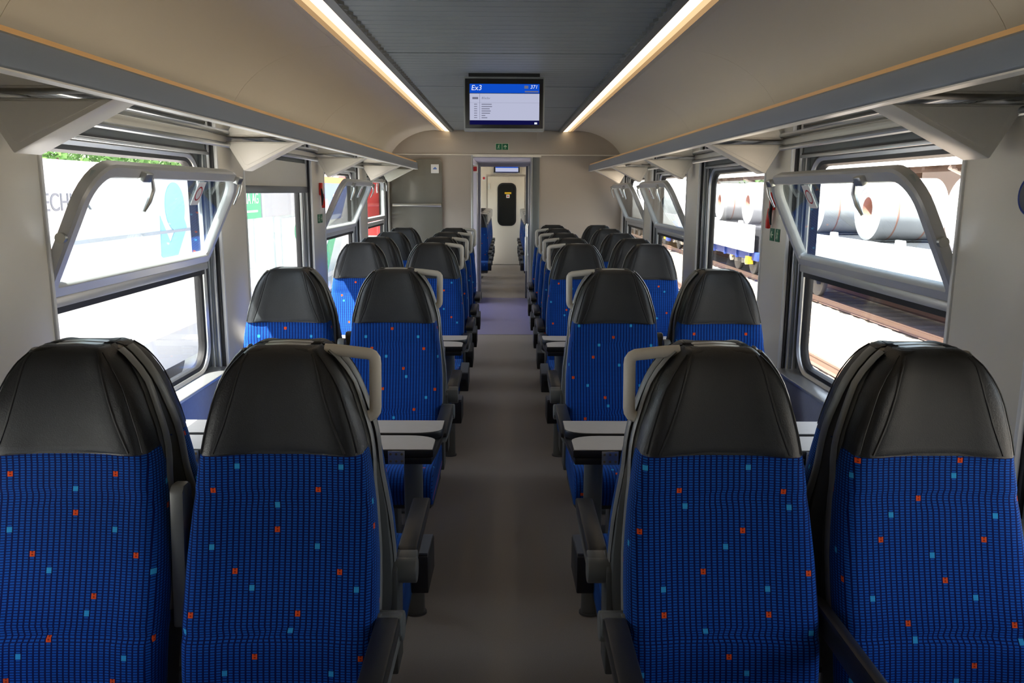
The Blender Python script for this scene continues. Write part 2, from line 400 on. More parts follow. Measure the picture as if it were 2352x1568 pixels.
wcount = [0]
def window(s, yc, flap=None, blind=None, half=HALF, detail=True):
    """s: -1 left, 1 right; flap: None (single pane), 'open', 'closed'; blind: z of its lower edge"""
    wcount[0] += 1
    root = empty(f'window_{wcount[0]}', (0, yc, 0), kind='structure')
    X = lambda d: s * d
    def B(name, m, d0, d1, y0, y1, z0, z1, parent=root, bevel=0.0, **k):
        return bx(name, m, parent, min(X(d0), X(d1)), max(X(d0), X(d1)), y0, y1, z0, z1, bevel, **k)
    # blind channels on both reveals and dark gap
    for e in (-1, 1):
        def yy(a, b): a, b = e * (half - a), e * (half - b); return min(a, b), max(a, b)
        B('reveal_trim', 'white', 1.336, 1.352, *yy(-0.004, 0.012), Z_SILL, Z_WTOP, bevel=0.003)
        B('gasket_strip', 'gasket', 1.352, 1.40, *yy(0.0, 0.028), Z_SILL, Z_WTOP)
        B('blind_channel', 'alu', 1.362, 1.40, *yy(0.028, 0.046), Z_SILL, Z_WTOP, bevel=0.004)
        B('blind_channel', 'alu_dark', 1.372, 1.40, *yy(0.046, 0.064), Z_SILL, Z_WTOP, bevel=0.003)
        B('blind_channel', 'alu', 1.380, 1.40, *yy(0.064, 0.076), Z_SILL, Z_WTOP, bevel=0.003)
    hp = (Z_WTOP + 0.02 - Z_SILL + 0.02) / 2
    zc = (Z_SILL - 0.02 + Z_WTOP + 0.02) / 2
    link('frame_panel', cached(('fp', s, half), lambda: panel_with_hole(half + 0.05, hp, GH, GHH, 0.13, X(1.40), s, 0.0)), 'frame_dark', root, loc=(0, GO, GC))
    # stacked frame rings: black gasket, aluminium ring, black inner gasket
    link('outer_gasket', cached(('og', s), lambda: ring_on_wall(GH + 0.030, GHH + 0.030, 0.16, [(0, 1.400), (0, 1.390), (0.022, 1.390), (0.022, 1.41)], s)), 'gasket', root, loc=(0, GO, GC))
    link('frame_ring', cached(('fr', s), lambda: ring_on_wall(GH + 0.008, GHH + 0.008, 0.138, [(0, 1.41), (0, 1.384), (0.008, 1.380), (0.020, 1.388), (0.022, 1.42)], s)), 'alu', root, loc=(0, GO, GC))
    link('inner_gasket', cached(('ig', s), lambda: ring_on_wall(GH - 0.012, GHH - 0.012, 0.118, [(0, 1.42), (0, 1.394), (0.016, 1.398), (0.024, 1.425)], s)), 'gasket', root, loc=(0, GO, GC))
    # head rail with the rolled blind
    B('blind_box', 'frame_dark', 1.372, 1.402, -half + 0.03, half - 0.03, 1.725, Z_WTOP, bevel=0.004)
    B('dark_gap', 'gasket', 1.368, 1.40, -half + 0.03, half - 0.03, 1.712, 1.727)
    zb = blind if blind else 1.705
    B('blind_bar', 'alu_dark' if blind else 'alu', 1.362, 1.378, -half + 0.03, half - 0.03, zb, zb + (0.042 if blind else 0.014), bevel=0.003)
    if blind:
        B('roller_blind', 'blind', 1.367, 1.371, -half + 0.035, half - 0.035, zb + 0.035, 1.725, label='cream roller blind drawn partly down')
    # sill
    link('window_sill', MB().prism([(X(1.318), Z_SILL - 0.012), (X(1.40), Z_SILL - 0.012), (X(1.40), Z_SILL + 0.02), (X(1.322), Z_SILL)], 'y', -half, half).mesh('sill', bevel=0.003), 'alu', root)
    B('pane', 'glass', 1.408, 1.412, -GH - 0.01 + GO, GH + 0.01 + GO, GZ0 - 0.01, (1.215 if flap else GZ1 + 0.01), label='clear window pane')
    if flap:
        B('mid_rail', 'flap_frame', 1.372, 1.408, -GH - 0.008 + GO, GH + 0.008 + GO, 1.188, 1.222, bevel=0.006)
        B('mid_gasket', 'gasket', 1.385, 1.412, -GH + GO, GH + GO, 1.166, 1.188)
        hz = 1.232
        piv = empty('hopper_flap', (X(1.398), -0.052, hz), parent=root)
        piv.rotation_euler = (0, -s * math.radians(25.0 if flap == 'open' else 0.0), 0)
        FH = 0.222; fw = 0.668
        def fprof(): 
            rings = []
            for ins, dx in ((0, 0.004), (0.0, -0.026), (0.007, -0.034), (0.038, -0.034), (0.046, -0.024), (0.046, 0.004)):
                pts = rrect(fw - ins, FH - ins, max(0.135 - ins, 0.01), 7)
                n7 = 8; k7 = 0.012; q = []
                for i_, (a, b) in enumerate(pts):
                    if i_ >= 2 * n7:      # both hinge-side corners stay nearly square
                        c_ = i_ // n7; an = math.radians(90 * c_ + 90 * (i_ % n7) / 7)
                        sx = -1 if c_ == 2 else 1
                        a, b = sx * (fw - ins - k7) + k7 * math.cos(an), -(FH - ins - k7) + k7 * math.sin(an)
                    q.append((X(dx), a, b))
                rings.append(q)
            m = MB(); m.loft(rings, cap=False, loop=True); return m.mesh('flap', smooth=40)
        link('flap_frame', cached(('ff', s), fprof), 'flap_frame', piv, loc=(0, 0, FH))
        link('flap_pane', cached(('fg', s), lambda: MB().box(-0.002, 0.002, -fw + 0.03, fw - 0.03, 0.028, 2 * FH - 0.028).mesh('fpane')), 'flap_glass', piv, loc=(X(-0.012), 0, 0))
        if detail:
            for yl in (-0.34, 0.59):
                def lat():
                    m = MB().box(-0.012, 0.012, -0.028, 0.028, -0.016, 0.016); return m.mesh('latch', bevel=0.004)
                l = link('latch', cached('latch', lat), 'steel', piv, loc=(X(-0.042), yl, 2 * FH - 0.03))
            arm = MB().tube([(X(-0.045), -0.30, 2 * FH - 0.035), (X(-0.055), -0.285, 2 * FH - 0.07), (X(-0.062), -0.295, 2 * FH - 0.11), (X(-0.066), -0.315, 2 * FH - 0.145)], [0.008, 0.010, 0.009, 0.005], 8)
            link('latch_handle', arm.mesh('latch_handle'), 'steel', piv)
            arm = MB().tube([(X(-0.04), 0.605, 2 * FH - 0.045), (X(-0.05), 0.595, 2 * FH - 0.08), (X(-0.052), 0.58, 2 * FH - 0.135)], [0.007, 0.007, 0.004], 8)
            link('latch_handle', arm.mesh('latch_handle'), 'steel', piv)
            link('catch', MB().cyl((X(-0.014), -fw - 0.004, 0.20), 'y', 0.016, 0.02, 12).mesh('catch'), 'steel', piv)
            no_smoking(piv, s, 0.26, 2 * FH - 0.105)
            piv.children[-1].location.x = piv.children[-2].location.x = piv.children[-3].location.x = X(-0.0155)
    return root

FL = ['open', None, 'open', 'closed']; FR = ['open', None, 'open', 'open']
for i, yc in enumerate(WIN):
    k = i - 2  # bays behind the camera get added blinds that cut light on near seats
    window(-1, yc, FL[k] if k >= 0 else None, {1: 1.530, -1: 0.95, -2: 1.22}.get(k))
    window(1, yc, FR[k] if k >= 0 else None, 1.22 if k == -1 else None)
for yc in FARW:
    for s in (-1, 1): window(s, yc, None, None, half=0.62, detail=False)

# ------------------------------------------------------------------ ceiling, arches, lights
for s, nm in ((-1, 'left'), (1, 'right')):
    a = []; N = 18
    cx, cz, rx, rz = 0.79, 1.805, 0.56, 0.422
    for k in range(N + 1):
        t = (PI / 2) * k / N; e = 1.0
        a.append((s * (cx + rx * math.sin(t) ** e), cz + rz * math.cos(t) ** e))
    b = [(x + s * 0.012, z + 0.012) for x, z in reversed(a)]
    top = link('ceiling', None, kind='structure', label='curved cream ceiling cove above the luggage rack'); 
    ys = [YB, -1.47, 0.36, 2.2, 4.04, 5.87, 7.71, YE]
    for y0, y1 in zip(ys, ys[1:]):
        link('cove_panel', MB().prism(a + b, 'y', y0 + 0.0012, y1 - 0.0012).mesh('cove', smooth=25), 'arch', top)
CE = link('ceiling', None, kind='structure', label='ribbed dark grey metal ceiling between the light strips')
seams = [YB, -0.9, 0.4, 1.65, 2.93, 4.24, 5.55, 6.88, 8.30, YE]
for y0, y1 in zip(seams, seams[1:]):
    # transverse ribs: shallow saw-tooth profile
    n = max(1, round((y1 - y0 - 0.02) / 0.088)); st = (y1 - y0 - 0.02) / n; low = []
    for k in range(n):
        ya = y0 + 0.01 + k * st
        low += [(ya, CEIL + 0.002), (ya + st * 0.04, CEIL + 0.0003), (ya + st * 0.95, CEIL + 0.0008)]
    low.append((y1 - 0.01, CEIL + 0.004))
    poly = low + [(y1 - 0.01, CEIL + 0.05), (y0 + 0.01, CEIL + 0.05)]
    link('ceiling_panel', MB().prism(poly, 'x', -0.615, 0.615).mesh('ceiling_panel', smooth=0), 'ceiling_metal', CE)
bx('ceiling_backing', 'black', CE, -0.63, 0.63, YB, YE, CEIL + 0.02, CEIL + 0.03)
for s in (-1, 1):
    c = link('channel', MB().prism([(s * 0.606, CEIL - 0.018), (s * 0.645, CEIL - 0.018), (s * 0.650, CEIL + 0.05), (s * 0.612, CEIL + 0.05), (s * 0.612, CEIL - 0.004), (s * 0.606, CEIL - 0.004)], 'y', YB, YE).mesh('channel'), 'channel', CE)
    m = MB(); y = 0.9
    while y < YE - 0.1:
        m.prism([(s * 0.606, y), (s * 0.606, y + 0.03), (s * 0.590, y + 0.03)], 'z', CEIL - 0.012, CEIL + 0.004); y += 0.088
    link('edge_teeth', m.mesh('edge_teeth', smooth=0), 'channel', CE, kind='stuff')
led_y = [YB, 0.9, 2.85, 4.72, 6.9, YE - 0.01]
for s, w in ((-1, 'roller-blind'), (1, 'freight-wagon')):
    for j, (y0, y1) in enumerate(zip(led_y, led_y[1:])):
        t = empty('strip_light', (0, 0, CEIL), label=f'warm linear LED ceiling strip on the {w} side, {["second", "", "third", "second", "first"][j] if j else "last"} segment from the doorway'.replace('third segment', 'third segment'), cat='ceiling light', group='linear ceiling lights')
        if j == 1: t['label'] = f'warm linear LED ceiling strip on the {w} side, fourth segment from the doorway'
        link('diffuser', MB().prism([(s * 0.648, -0.014), (s * 0.70, -0.010), (s * 0.70, 0.004), (s * 0.648, 0.004)], 'y', y0 + 0.006, y1 - 0.006).mesh('diffuser'), 'led', t)
        link('glow_edge', MB().prism([(s * 0.70, -0.010), (s * 0.732, -0.008), (s * 0.732, 0.004), (s * 0.70, 0.004)], 'y', y0 + 0.006, y1 - 0.006).mesh('glow_edge'), 'led_soft', t)
        link('glow_rim', MB().prism([(s * 0.732, -0.008), (s * 0.762, -0.006), (s * 0.762, 0.004), (s * 0.732, 0.004)], 'y', y0 + 0.006, y1 - 0.006).mesh('glow_rim'), 'led_rim', t)
        link('housing', MB().prism([(s * 0.645, 0.004), (s * 0.795, 0.004), (s * 0.795, 0.03), (s * 0.645, 0.03)], 'y', y0, y1).mesh('housing'), 'arch', t)
        link('outer_flange', MB().prism([(s * 0.762, -0.006), (s * 0.797, -0.002), (s * 0.797, 0.01), (s * 0.762, 0.01)], 'y', y0, y1).mesh('flange'), 'arch', t)

# ------------------------------------------------------------------ luggage racks
RAILX = 0.95
def rack(s, y_end, label):
    t = empty('luggage_rack', (s * 1.0, 0, 1.77), label=label, cat='luggage rack'); ox, oz = s * 1.0, 1.77
    def P(poly): return [(s * x - ox, z - oz) for x, z in poly]
    rp = P([(RAILX - 0.003, 1.780), (RAILX + 0.004, 1.772), (RAILX + 0.030, 1.772), (RAILX + 0.036, 1.790), (RAILX + 0.022, 1.843), (RAILX + 0.010, 1.847), (RAILX, 1.840)])
    link('front_rail', MB().prism(rp, 'y', YB, y_end).mesh('front_rail', smooth=25, bevel=0.002), 'rail', t)
    link('rail_lip', MB().prism(P([(RAILX - 0.0045, 1.7705), (RAILX + 0.03, 1.7705), (RAILX + 0.03, 1.7745), (RAILX - 0.0045, 1.7745)]), 'y', YB, y_end).mesh('rail_lip'), 'rail_lip', t)
    link('glow_line', MB().prism(P([(RAILX + 0.012, 1.846), (RAILX + 0.018, 1.846), (RAILX + 0.018, 1.858), (RAILX + 0.012, 1.858)]), 'y', YB, y_end).mesh('glow_line'), 'amber_glow', t, label='amber strip along the rail, painted as the LED glow')  # glow line above the rail, painted as an amber strip
    ys = [YB] + [PIL0 + PITCH * k - 0.055 for k in range(-2, 4)] + [y_end]
    for y0, y1 in zip(ys, ys[1:]):
        link('shelf_panel', MB().prism(P([(RAILX + 0.03, 1.786), (1.336, 1.786), (1.336, 1.796), (RAILX + 0.03, 1.796)]), 'y', y0 + 0.003, y1 - 0.003).mesh('shelf_panel'), 'shelf', t, label='glossy olive shelf panel')
    bar = MB().tube([(s * 1.322 - ox, YB, 1.757 - oz), (s * 1.322 - ox, y_end, 1.757 - oz)], 0.012, 10)
    link('wall_bar', bar.mesh('wall_bar'), 'alu', t)
    def brk():
        A = [(1.334, 1.776), (1.252, 1.636), (RAILX + 0.03, 1.774)]
        m = MB().prism(P(A), 'y', -0.062, 0.062); return m.mesh('bracket', bevel=0.007)
    def inset():
        A = [(1.300, 1.768), (1.245, 1.668), (1.232, 1.665), (1.02, 1.768)]
        m = MB().prism(P(A), 'y', -0.065, -0.060); return m.mesh('inset', bevel=0.002)
    ks = list(range(-1, 4)) + ([4] if y_end > 9.2 else [])
    for k in ks:
        yb = PIL0 + PITCH * k - 0.02
        if k == 4: yb = 9.1
        b = link('bracket', cached(('brk', s), brk), 'bracket', t, loc=(0, yb, 0))
        link('bracket_cover', cached(('brki', s), inset), 'bracket', b)
    if y_end < 9.2:
        b = link('bracket', cached(('brk', s), brk), 'bracket', t, loc=(0, y_end - 0.1, 0)); link('bracket_cover', cached(('brki', s), inset), 'bracket', b)
    return t
rack(-1, 8.85, 'overhead luggage rack with grey rail, on the roller-blind side')
rack(1, 9.46, 'overhead luggage rack with grey rail, on the freight-wagon side')

# ------------------------------------------------------------------ end wall with doorway
ew = MB(); DL, DR, DT = -0.385, 0.385, 1.932
ew.box(-1.42, DL, YE, YE + 0.08, 0, 2.3); ew.box(DR, 1.42, YE, YE + 0.08, 0, 2.3); ew.box(DL, DR, YE, YE + 0.08, DT, 2.3)
EW = link('wall_end', ew.mesh('wall_end'), 'endwall', kind='structure')
link('header_beam', MB().prism([(YE - 0.05, 1.965), (YE, 1.955), (YE, 2.235), (YE - 0.03, 2.235)], 'x', -1.30, 1.30).mesh('beam', bevel=0.004), 'endwall', EW)
link('header_lip', MB().box(-1.30, 1.30, YE - 0.056, YE, 1.951, 1.962).mesh('lip'), 'wall', EW)
for s in (-1, 1): link('service_hatch', MB().box(min(s * 0.35, s * 0.98), max(s * 0.35, s * 0.98), YE - 0.0385, YE - 0.03, 2.005, 2.215).mesh('hatch', bevel=0.003), 'endwall', EW)
link('jamb', MB().box(DL - 0.018, DL + 0.005, YE - 0.02, YE + 0.085, 0, DT + 0.02).mesh('jamb', bevel=0.004), 'alu', EW, label='bright metal door jamb')
link('lintel_trim', MB().box(DL - 0.018, DR + 0.018, YE - 0.018, YE + 0.085, DT, DT + 0.022).mesh('lintel', bevel=0.004), 'wall', EW)
link('jamb', MB().box(DR - 0.075, DR + 0.002, YE - 0.012, YE + 0.08, 0, DT).mesh('jamb2', bevel=0.004), 'alu_dark', EW, label='dark sliding-door pocket edge')
link('jamb', MB().box(DR - 0.10, DR - 0.075, YE + 0.0, YE + 0.06, 0, DT).mesh('jamb3', bevel=0.004), 'alu', EW)
link('handrail', MB().tube([(DR - 0.145, YE + 0.03, 0.62), (DR - 0.145, YE + 0.03, 1.02)], 0.018, 10).mesh('handrail'), 'steel', EW)
# smoked glass partition panel
gp = []
for p in [(-1.335, 0.25), (-0.737, 0.25)]: gp.append(p)
for k in range(9):
    a = PI / 2 * k / 8; gp.append((-0.737 - 0.06 + 0.06 * math.cos(a), 1.906 - 0.06 + 0.06 * math.sin(a)))
gp += [(-1.0, 1.905), (-1.335, 1.86)]
gpo = empty('glass_partition', (-1.036, YE - 0.03, 0.0), label='smoked glass partition panel with a horizontal grab bar beside the doorway', cat='partition')
link('smoked_pane', MB().prism([(x + 1.036, z) for x, z in gp], 'y', -0.006, 0.006).mesh('smoked'), 'smoked_glass', gpo)
link('grab_bar', MB().tube([(-0.27, -0.045, 1.385), (0.29, -0.045, 1.385)], 0.020, 10).mesh('grab_bar'), 'steel', gpo)
for x in (-0.25, 0.27): link('bar_bracket', MB().cyl((x, -0.02, 1.385), 'y', 0.012, 0.05, 8).mesh('barb'), 'steel', gpo)
link('foot_clamp', MB().box(-0.29, 0.29, -0.012, 0.012, 0.0, 0.252).mesh('clamp'), 'alu_dark', gpo)
st = empty('pictogram_sign', (-0.817, YE - 0.045, 1.796), label='small white square sign with a blue pictogram on smoked glass', cat='sign')
link('plate', MB().box(-0.045, 0.045, -0.003, 0.006, -0.05, 0.05).mesh('plate', bevel=0.002), 'white', st)
link('pictogram', MB().prism([(-0.02, -0.008), (-0.02, 0.004), (-0.008, 0.010), (-0.004, 0.018), (0.010, 0.018), (0.014, 0.008), (0.022, 0.004), (0.022, -0.008)], 'y', -0.0036, -0.002).mesh('picto'), 'blue_print', st)

# exit sign: running man and arrow
def running_man(m, cx, cz, h, depth0, depth1, toward):
    """flat pictogram in local (a,z); toward maps (a,z,d)->xyz"""
    def bar(a0, z0, a1, z1, w):
        dx, dz = a1 - a0, z1 - z0; L = math.hypot(dx, dz); nx, nz = -dz / L * w / 2, dx / L * w / 2
        i = len(m.v)
        for d in (depth0, depth1):
            for a, z in ((a0 + nx, z0 + nz), (a1 + nx, z1 + nz), (a1 - nx, z1 - nz), (a0 - nx, z0 - nz)): m.v.append(toward(cx + a * h, cz + z * h, d))
        m.f += [(i, i + 1, i + 2, i + 3), (i + 7, i + 6, i + 5, i + 4)] + [(i + k, i + 4 + k, i + 4 + (k + 1) % 4, i + (k + 1) % 4) for k in range(4)]
    bar(0.02, 0.28, -0.06, -0.02, 0.17); bar(-0.06, -0.02, 0.10, -0.18, 0.10); bar(0.10, -0.18, 0.02, -0.38, 0.09)
    bar(-0.06, -0.02, -0.14, -0.22, 0.10); bar(-0.14, -0.22, -0.32, -0.26, 0.09); bar(0.02, 0.24, 0.20, 0.10, 0.07); bar(0.0, 0.24, -0.20, 0.14, 0.07)
    bar(0.05, 0.34, 0.05, 0.46, 0.13)
def arrow(m, cx, cz, h, d0, d1, toward, ang):
    c, s_ = math.cos(ang), math.sin(ang)
    poly = [(-0.38, 0.06), (0.06, 0.06), (-0.08, 0.22), (0.06, 0.30), (0.34, 0.0), (0.06, -0.30), (-0.08, -0.22), (0.06, -0.06), (-0.38, -0.06)]
    i = len(m.v); n = len(poly)
    for d in (d0, d1):
        for a, z in poly: m.v.append(toward(cx + (a * c - z * s_) * h, cz + (a * s_ + z * c) * h, d))
    m.f += [tuple(range(i, i + n)), tuple(range(i + n, i + 2 * n))[::-1]] + [(i + k, i + n + k, i + n + (k + 1) % n, i + (k + 1) % n) for k in range(n)]
def exit_pair(loc, size, toward, label, ang, gap, man_first=True, border=True):
    t = empty('exit_sign', loc, label=label, cat='sign', group='green emergency exit signs')
    for j, e in enumerate((-1, 1)):
        cx = e * (size / 2 + gap / 2)
        def plate(h, d0, d1):
            m = MB(); i = 0
            for d in (d0, d1):
                for a, z in ((-h, -h), (h, -h), (h, h), (-h, h)): m.v.append(toward(cx + a, z, d))
            m.f += [(0, 1, 2, 3), (7, 6, 5, 4)] + [(k, 4 + k, 4 + (k + 1) % 4, (k + 1) % 4) for k in range(4)]
            return m.mesh('plate', smooth=0)
        if border: link('border', plate(size / 2 + 0.006, 0.0, 0.0015), 'pale_sign', t)
        link('green_field', plate(size / 2, 0.0, 0.003), 'green_sign', t)
        m = MB()
        if (j == 0) == man_first: running_man(m, cx, 0, size * 0.9, 0.003, 0.0042, toward)
        else: arrow(m, cx, 0, size * 0.95, 0.003, 0.0042, toward, ang)
        link('pictogram', m.mesh('pictogram', smooth=0), 'pale_sign', t)
    return t
exit_pair((-0.047, YE - 0.045, 2.045), 0.066, lambda a, z, d: (a, -d, z), 'green emergency exit sign with running figure and up arrow above the doorway', PI / 2, 0.008)
yp3 = PIL0 + PITCH * 2; yp2 = PIL0 + PITCH
exit_pair((-WX + 0.0, yp3 + 0.02, 1.347), 0.062, lambda a, z, d: (d, a, z), 'green exit stickers on the pillar next to the roller blind', 0, 0.02, border=False)
exit_pair((WX, yp2 - 0.02, 1.342), 0.062, lambda a, z, d: (-d, -a, z), 'green exit stickers with arrow on the pillar facing the freight wagons', PI, 0.02, man_first=False, border=False)

def hammer(s, y, z, label):
    t = empty('emergency_hammer', (s * (WX - 0.0), y, z), label=label, cat='emergency hammer')
    link('holder', MB().prism([(-0.018, 0.012), (0.016, 0.02), (0.020, 0.10), (-0.016, 0.10)], 'x', -s * 0.022, 0.0).mesh('holder', bevel=0.004), 'red', t, label='red moulded hammer holder')
    link('hammer_grip', MB().tube([(-s * 0.020, -0.004, 0.02), (-s * 0.024, 0.002, -0.04), (-s * 0.022, 0.012, -0.075)], [0.013, 0.014, 0.012], 8).mesh('grip'), 'red', t)
    link('hammer_head', MB().tube([(-s * 0.018, -0.020, 0.06), (-s * 0.026, -0.020, 0.0), (-s * 0.02, -0.022, -0.06)], [0.006, 0.010, 0.004], 8).mesh('hh'), 'black', t)
hammer(-1, yp3 + 0.04, 1.50, 'red emergency hammer on the pillar beside the roller blind')
hammer(1, yp2 + 0.02, 1.45, 'red emergency hammer on the pillar facing the freight wagons')

dd = empty('wall_disc', (WX, 2.055, 1.545), label='round dark blue disc fixed to the wall opposite the roller blind', cat='disc')
link('disc', MB().cyl((-0.006, 0, 0), 'x', 0.05, 0.012, 28).mesh('disc', bevel=0.003), 'mid_plastic', dd)
link('rim', MB().tube([(-0.010, 0.047 * math.cos(2 * PI * q / 28), 0.047 * math.sin(2 * PI * q / 28)) for q in range(28)], 0.004, 6, closed=True).mesh('rim'), 'blue_paint', dd)

# ------------------------------------------------------------------ display screen
def display(loc, w, h, label, lines=True):
    t = empty('display_screen', loc, label=label, cat='screen')
    d = 0.06
    link('casing', MB().prism([(-w / 2, -h), (w / 2, -h), (w / 2, 0), (-w / 2, 0)], 'y', 0, d).mesh('casing', bevel=0.006), 'frame_grey', t)
    link('mount', MB().box(-w * 0.44, w * 0.44, 0.004, d - 0.01, -0.004, 0.022).mesh('mount'), 'black', t)
    b = link('bezel', MB().box(-w / 2 + 0.008, w / 2 - 0.008, -0.002, 0.01, -h + 0.016, -0.012).mesh('bezel', bevel=0.002), 'black', t)
    x0, x1 = -w * 0.427, w * 0.436
    def R(a0, a1, z0, z1, m, y=-0.003, name='screen_area'):
        return link(name, MB().box(a0, a1, y, y + 0.0012, z0, z1).mesh(name, smooth=0), m, b)
    zt = -h * 0.135
    R(x0, x1, zt - h * 0.165, zt, 'scr_blue'); R(x0, x1, zt - h * 0.665, zt - h * 0.175, 'scr_pale'); R(x0, x1, zt - h * 0.745, zt - h * 0.665, 'scr_navy')
    if lines:
        def T(s, size, x, z, m, al='LEFT', sh=0.15):
            return link('lettering', text_mesh(s, size, 'lettering', al, sh), m, b, loc=(x, -0.0040, z), rot=ROT_FRONT)
        T('Ex3', h * 0.135, x0 + 0.008, zt - h * 0.075, 'scr_white'); T('371', h * 0.095, x1 - 0.055, zt - h * 0.055, 'scr_white')
        R(x1 - 0.089, x1 - 0.066, zt - h * 0.082, zt - h * 0.030, 'scr_grey', -0.0036, 'icon'); R(x1 - 0.086, x1 - 0.006, zt - h * 0.150, zt - h * 0.126, 'scr_grey', -0.0036, 'date_row')
        zl = zt - h * 0.26
        R(x0 + 0.016, x0 + 0.050, zl - h * 0.018, zl + h * 0.018, 'scr_grey', -0.0036, 'time_row'); T('Břeclav', h * 0.055, x0 + 0.07, zl, 'scr_grey')
        R(x0 + 0.058, x0 + 0.0595, zt - h * 0.65, zt - h * 0.18, 'scr_grey', -0.0036, 'route_line')
        R(x0, x1, zt - h * 0.345, zt - h * 0.343, 'scr_grey', -0.0036, 'divider')
        for q, ww in enumerate((0.06, 0.062, 0.048, 0.054, 0.050, 0.022, 0.034)):
            z = zt - h * (0.365 + 0.041 * q)
            R(x0 + 0.07, x0 + 0.07 + ww, z - h * 0.014, z, 'scr_grey', -0.0036, 'text_row'); R(x0 + 0.026, x0 + 0.044, z - h * 0.012, z, 'scr_grey', -0.0036, 'time_row')
        R(x1 - 0.028, x1 - 0.012, zt - h * 0.735, zt - h * 0.70, 'scr_white', -0.0036, 'icon')
    return t
display((-0.009, 4.93, 2.209), 0.476, 0.311, 'ceiling screen with blue header reading Ex3 above the aisle')

# ------------------------------------------------------------------ passage and far saloon
pv = MB()
for xa, xb in ((-0.47, -0.40), (0.42, 0.49)):      # openings added to let daylight from side entrances into the passage
    pv.box(xa, xb, YE + 0.08, 9.95, 0, 2.0); pv.box(xa, xb, 11.15, END_F, 0, 2.0); pv.box(xa, xb, 9.95, 11.15, 1.88, 2.0)
PW = link('wall_passage', pv.mesh('wall_passage'), 'vestibule', kind='structure')
bx('ceiling', 'vestibule', None, -0.47, 0.49, YE + 0.08, END_F, 1.935, 2.0, kind='structure', label='lilac-grey ceiling of the entrance passage')
link('door_leaf', MB().box(0.31, 0.40, END_F - 0.9, END_F - 0.02, 0.0, 1.9).mesh('leaf', bevel=0.005), 'alu_dark', PW, label='dark edge of the open sliding door')
link('door_handle', MB().tube([(0.285, END_F - 0.95, 0.70), (0.275, END_F - 0.95, 0.75), (0.275, END_F - 0.95, 1.08), (0.285, END_F - 0.95, 1.12)], 0.016, 10).mesh('dh'), 'steel', PW)
fw_ = MB(); fw_.box(-1.42, -0.37, END_F, END_F + 0.08, 0, 2.4); fw_.box(0.37, 1.42, END_F, END_F + 0.08, 0, 2.4); fw_.box(-0.37, 0.37, END_F, END_F + 0.08, 1.89, 2.4)
FW = link('wall_far', fw_.mesh('wall_far'), 'vestibule', kind='structure')
link('jamb', MB().box(-0.385, -0.365, END_F - 0.02, END_F + 0.1, 0, 1.9).mesh('fj', bevel=0.003), 'alu', FW); link('jamb', MB().box(0.285, 0.37, END_F - 0.02, END_F + 0.1, 0, 1.9).mesh('fj2', bevel=0.003), 'alu_dark', FW)
def red_notice(loc, label):
    t = empty('notice_sticker', loc, label=label, cat='sticker')
    link('sheet', MB().box(-0.035, 0.035, -0.003, 0.0, -0.045, 0.045).mesh('sheet'), 'white', t); link('red_mark', MB().prism(rrect(0.022, 0.026, 0.008, 4), 'y', -0.004, -0.002).mesh('rm'), 'red_print', t)
red_notice((-0.36, YE + 0.06, 1.80), 'white sticker with red symbol inside the doorway jamb')
bx('ceiling', 'arch', None, -1.42, 1.42, END_F, END_D + 0.3, 2.22, 2.26, kind='structure', label='pale ceiling of the second saloon')
for s_, nm_ in ((-1, 'left'), (1, 'right')):
    side_wall(nm_, 'wall_' + nm_, YE + 0.001, END_F - 0.001, [10.55], 0.55)
    bx('window_' + str(40 + s_), 'glass', None, min(s_ * 1.372, s_ * 1.376), max(s_ * 1.372, s_ * 1.376), 10.0, 11.1, Z_SILL, Z_WTOP, kind='structure', label='unseen side glazing added to let daylight into the passage')  # out of view, added as a daylight source for the passage
bx('ceiling', 'vestibule', None, -1.42, -0.47, YE + 0.08, END_F, 2.1, 2.14, kind='structure', label='ceiling over the side entrance')
bx('ceiling', 'vestibule', None, 0.49, 1.42, YE + 0.08, END_F, 2.1, 2.14, kind='structure', label='ceiling over the opposite side entrance')
WE = bx('wall_far_end', 'wall', None, -1.42, 1.42, END_D, END_D + 0.1, 0, 2.25, kind='structure')
dr = empty('door_1', (0.0, END_D, 0), kind='structure')
link('door_panel', MB().box(-0.39, 0.385, -0.03, 0.0, 0.01, 1.85).mesh('dpanel', bevel=0.006), 'wall', dr)
link('door_surround', MB().prism([(-0.42, 0), (-0.40, 0), (-0.40, 1.86), (0.395, 1.86), (0.395, 0), (0.415, 0), (0.415, 1.885), (-0.42, 1.885)], 'y', -0.022, 0.0).mesh('dsur'), 'endwall', dr)
rings = []
for ins, yy_ in ((0, -0.03), (0.0, -0.045), (0.03, -0.045), (0.035, -0.032)):
    rings.append([(0.013 + a, yy_, 1.27 + b) for a, b in rrect(0.197 - ins, 0.445 - ins, 0.12 - ins, 7)])
mm = MB(); mm.loft(rings, cap=False, loop=True); link('window_gasket', mm.mesh('dring'), 'gasket', dr)
link('pane', MB().prism([(0.013 + a, 1.27 + b) for a, b in rrect(0.17, 0.418, 0.1, 7)], 'y', -0.038, -0.032).mesh('dpane'), mat('door_glass', (0.012, 0.014, 0.013), 0.08, spec=0.7) and 'door_glass', dr, label='dark rounded door window')
link('yellow_sticker', MB().box(-0.035, 0.105, -0.041, -0.039, 1.485, 1.525).mesh('ys'), 'yellow', dr)
link('white_sticker', MB().box(0.0, 0.07, -0.041, -0.039, 1.405, 1.475).mesh('ws'), 'white', dr); link('red_mark', MB().box(0.02, 0.05, -0.043, -0.041, 1.425, 1.455).mesh('rm2'), 'red_print', dr)
link('door_lock', MB().tube([(-0.36, -0.05, 1.58), (-0.36, -0.05, 1.70)], 0.01, 8).mesh('dl'), 'steel', dr)
display((0.008, END_D - 0.08, 2.07), 0.55, 0.16, 'small screen high above the white end door of the second saloon', lines=False)
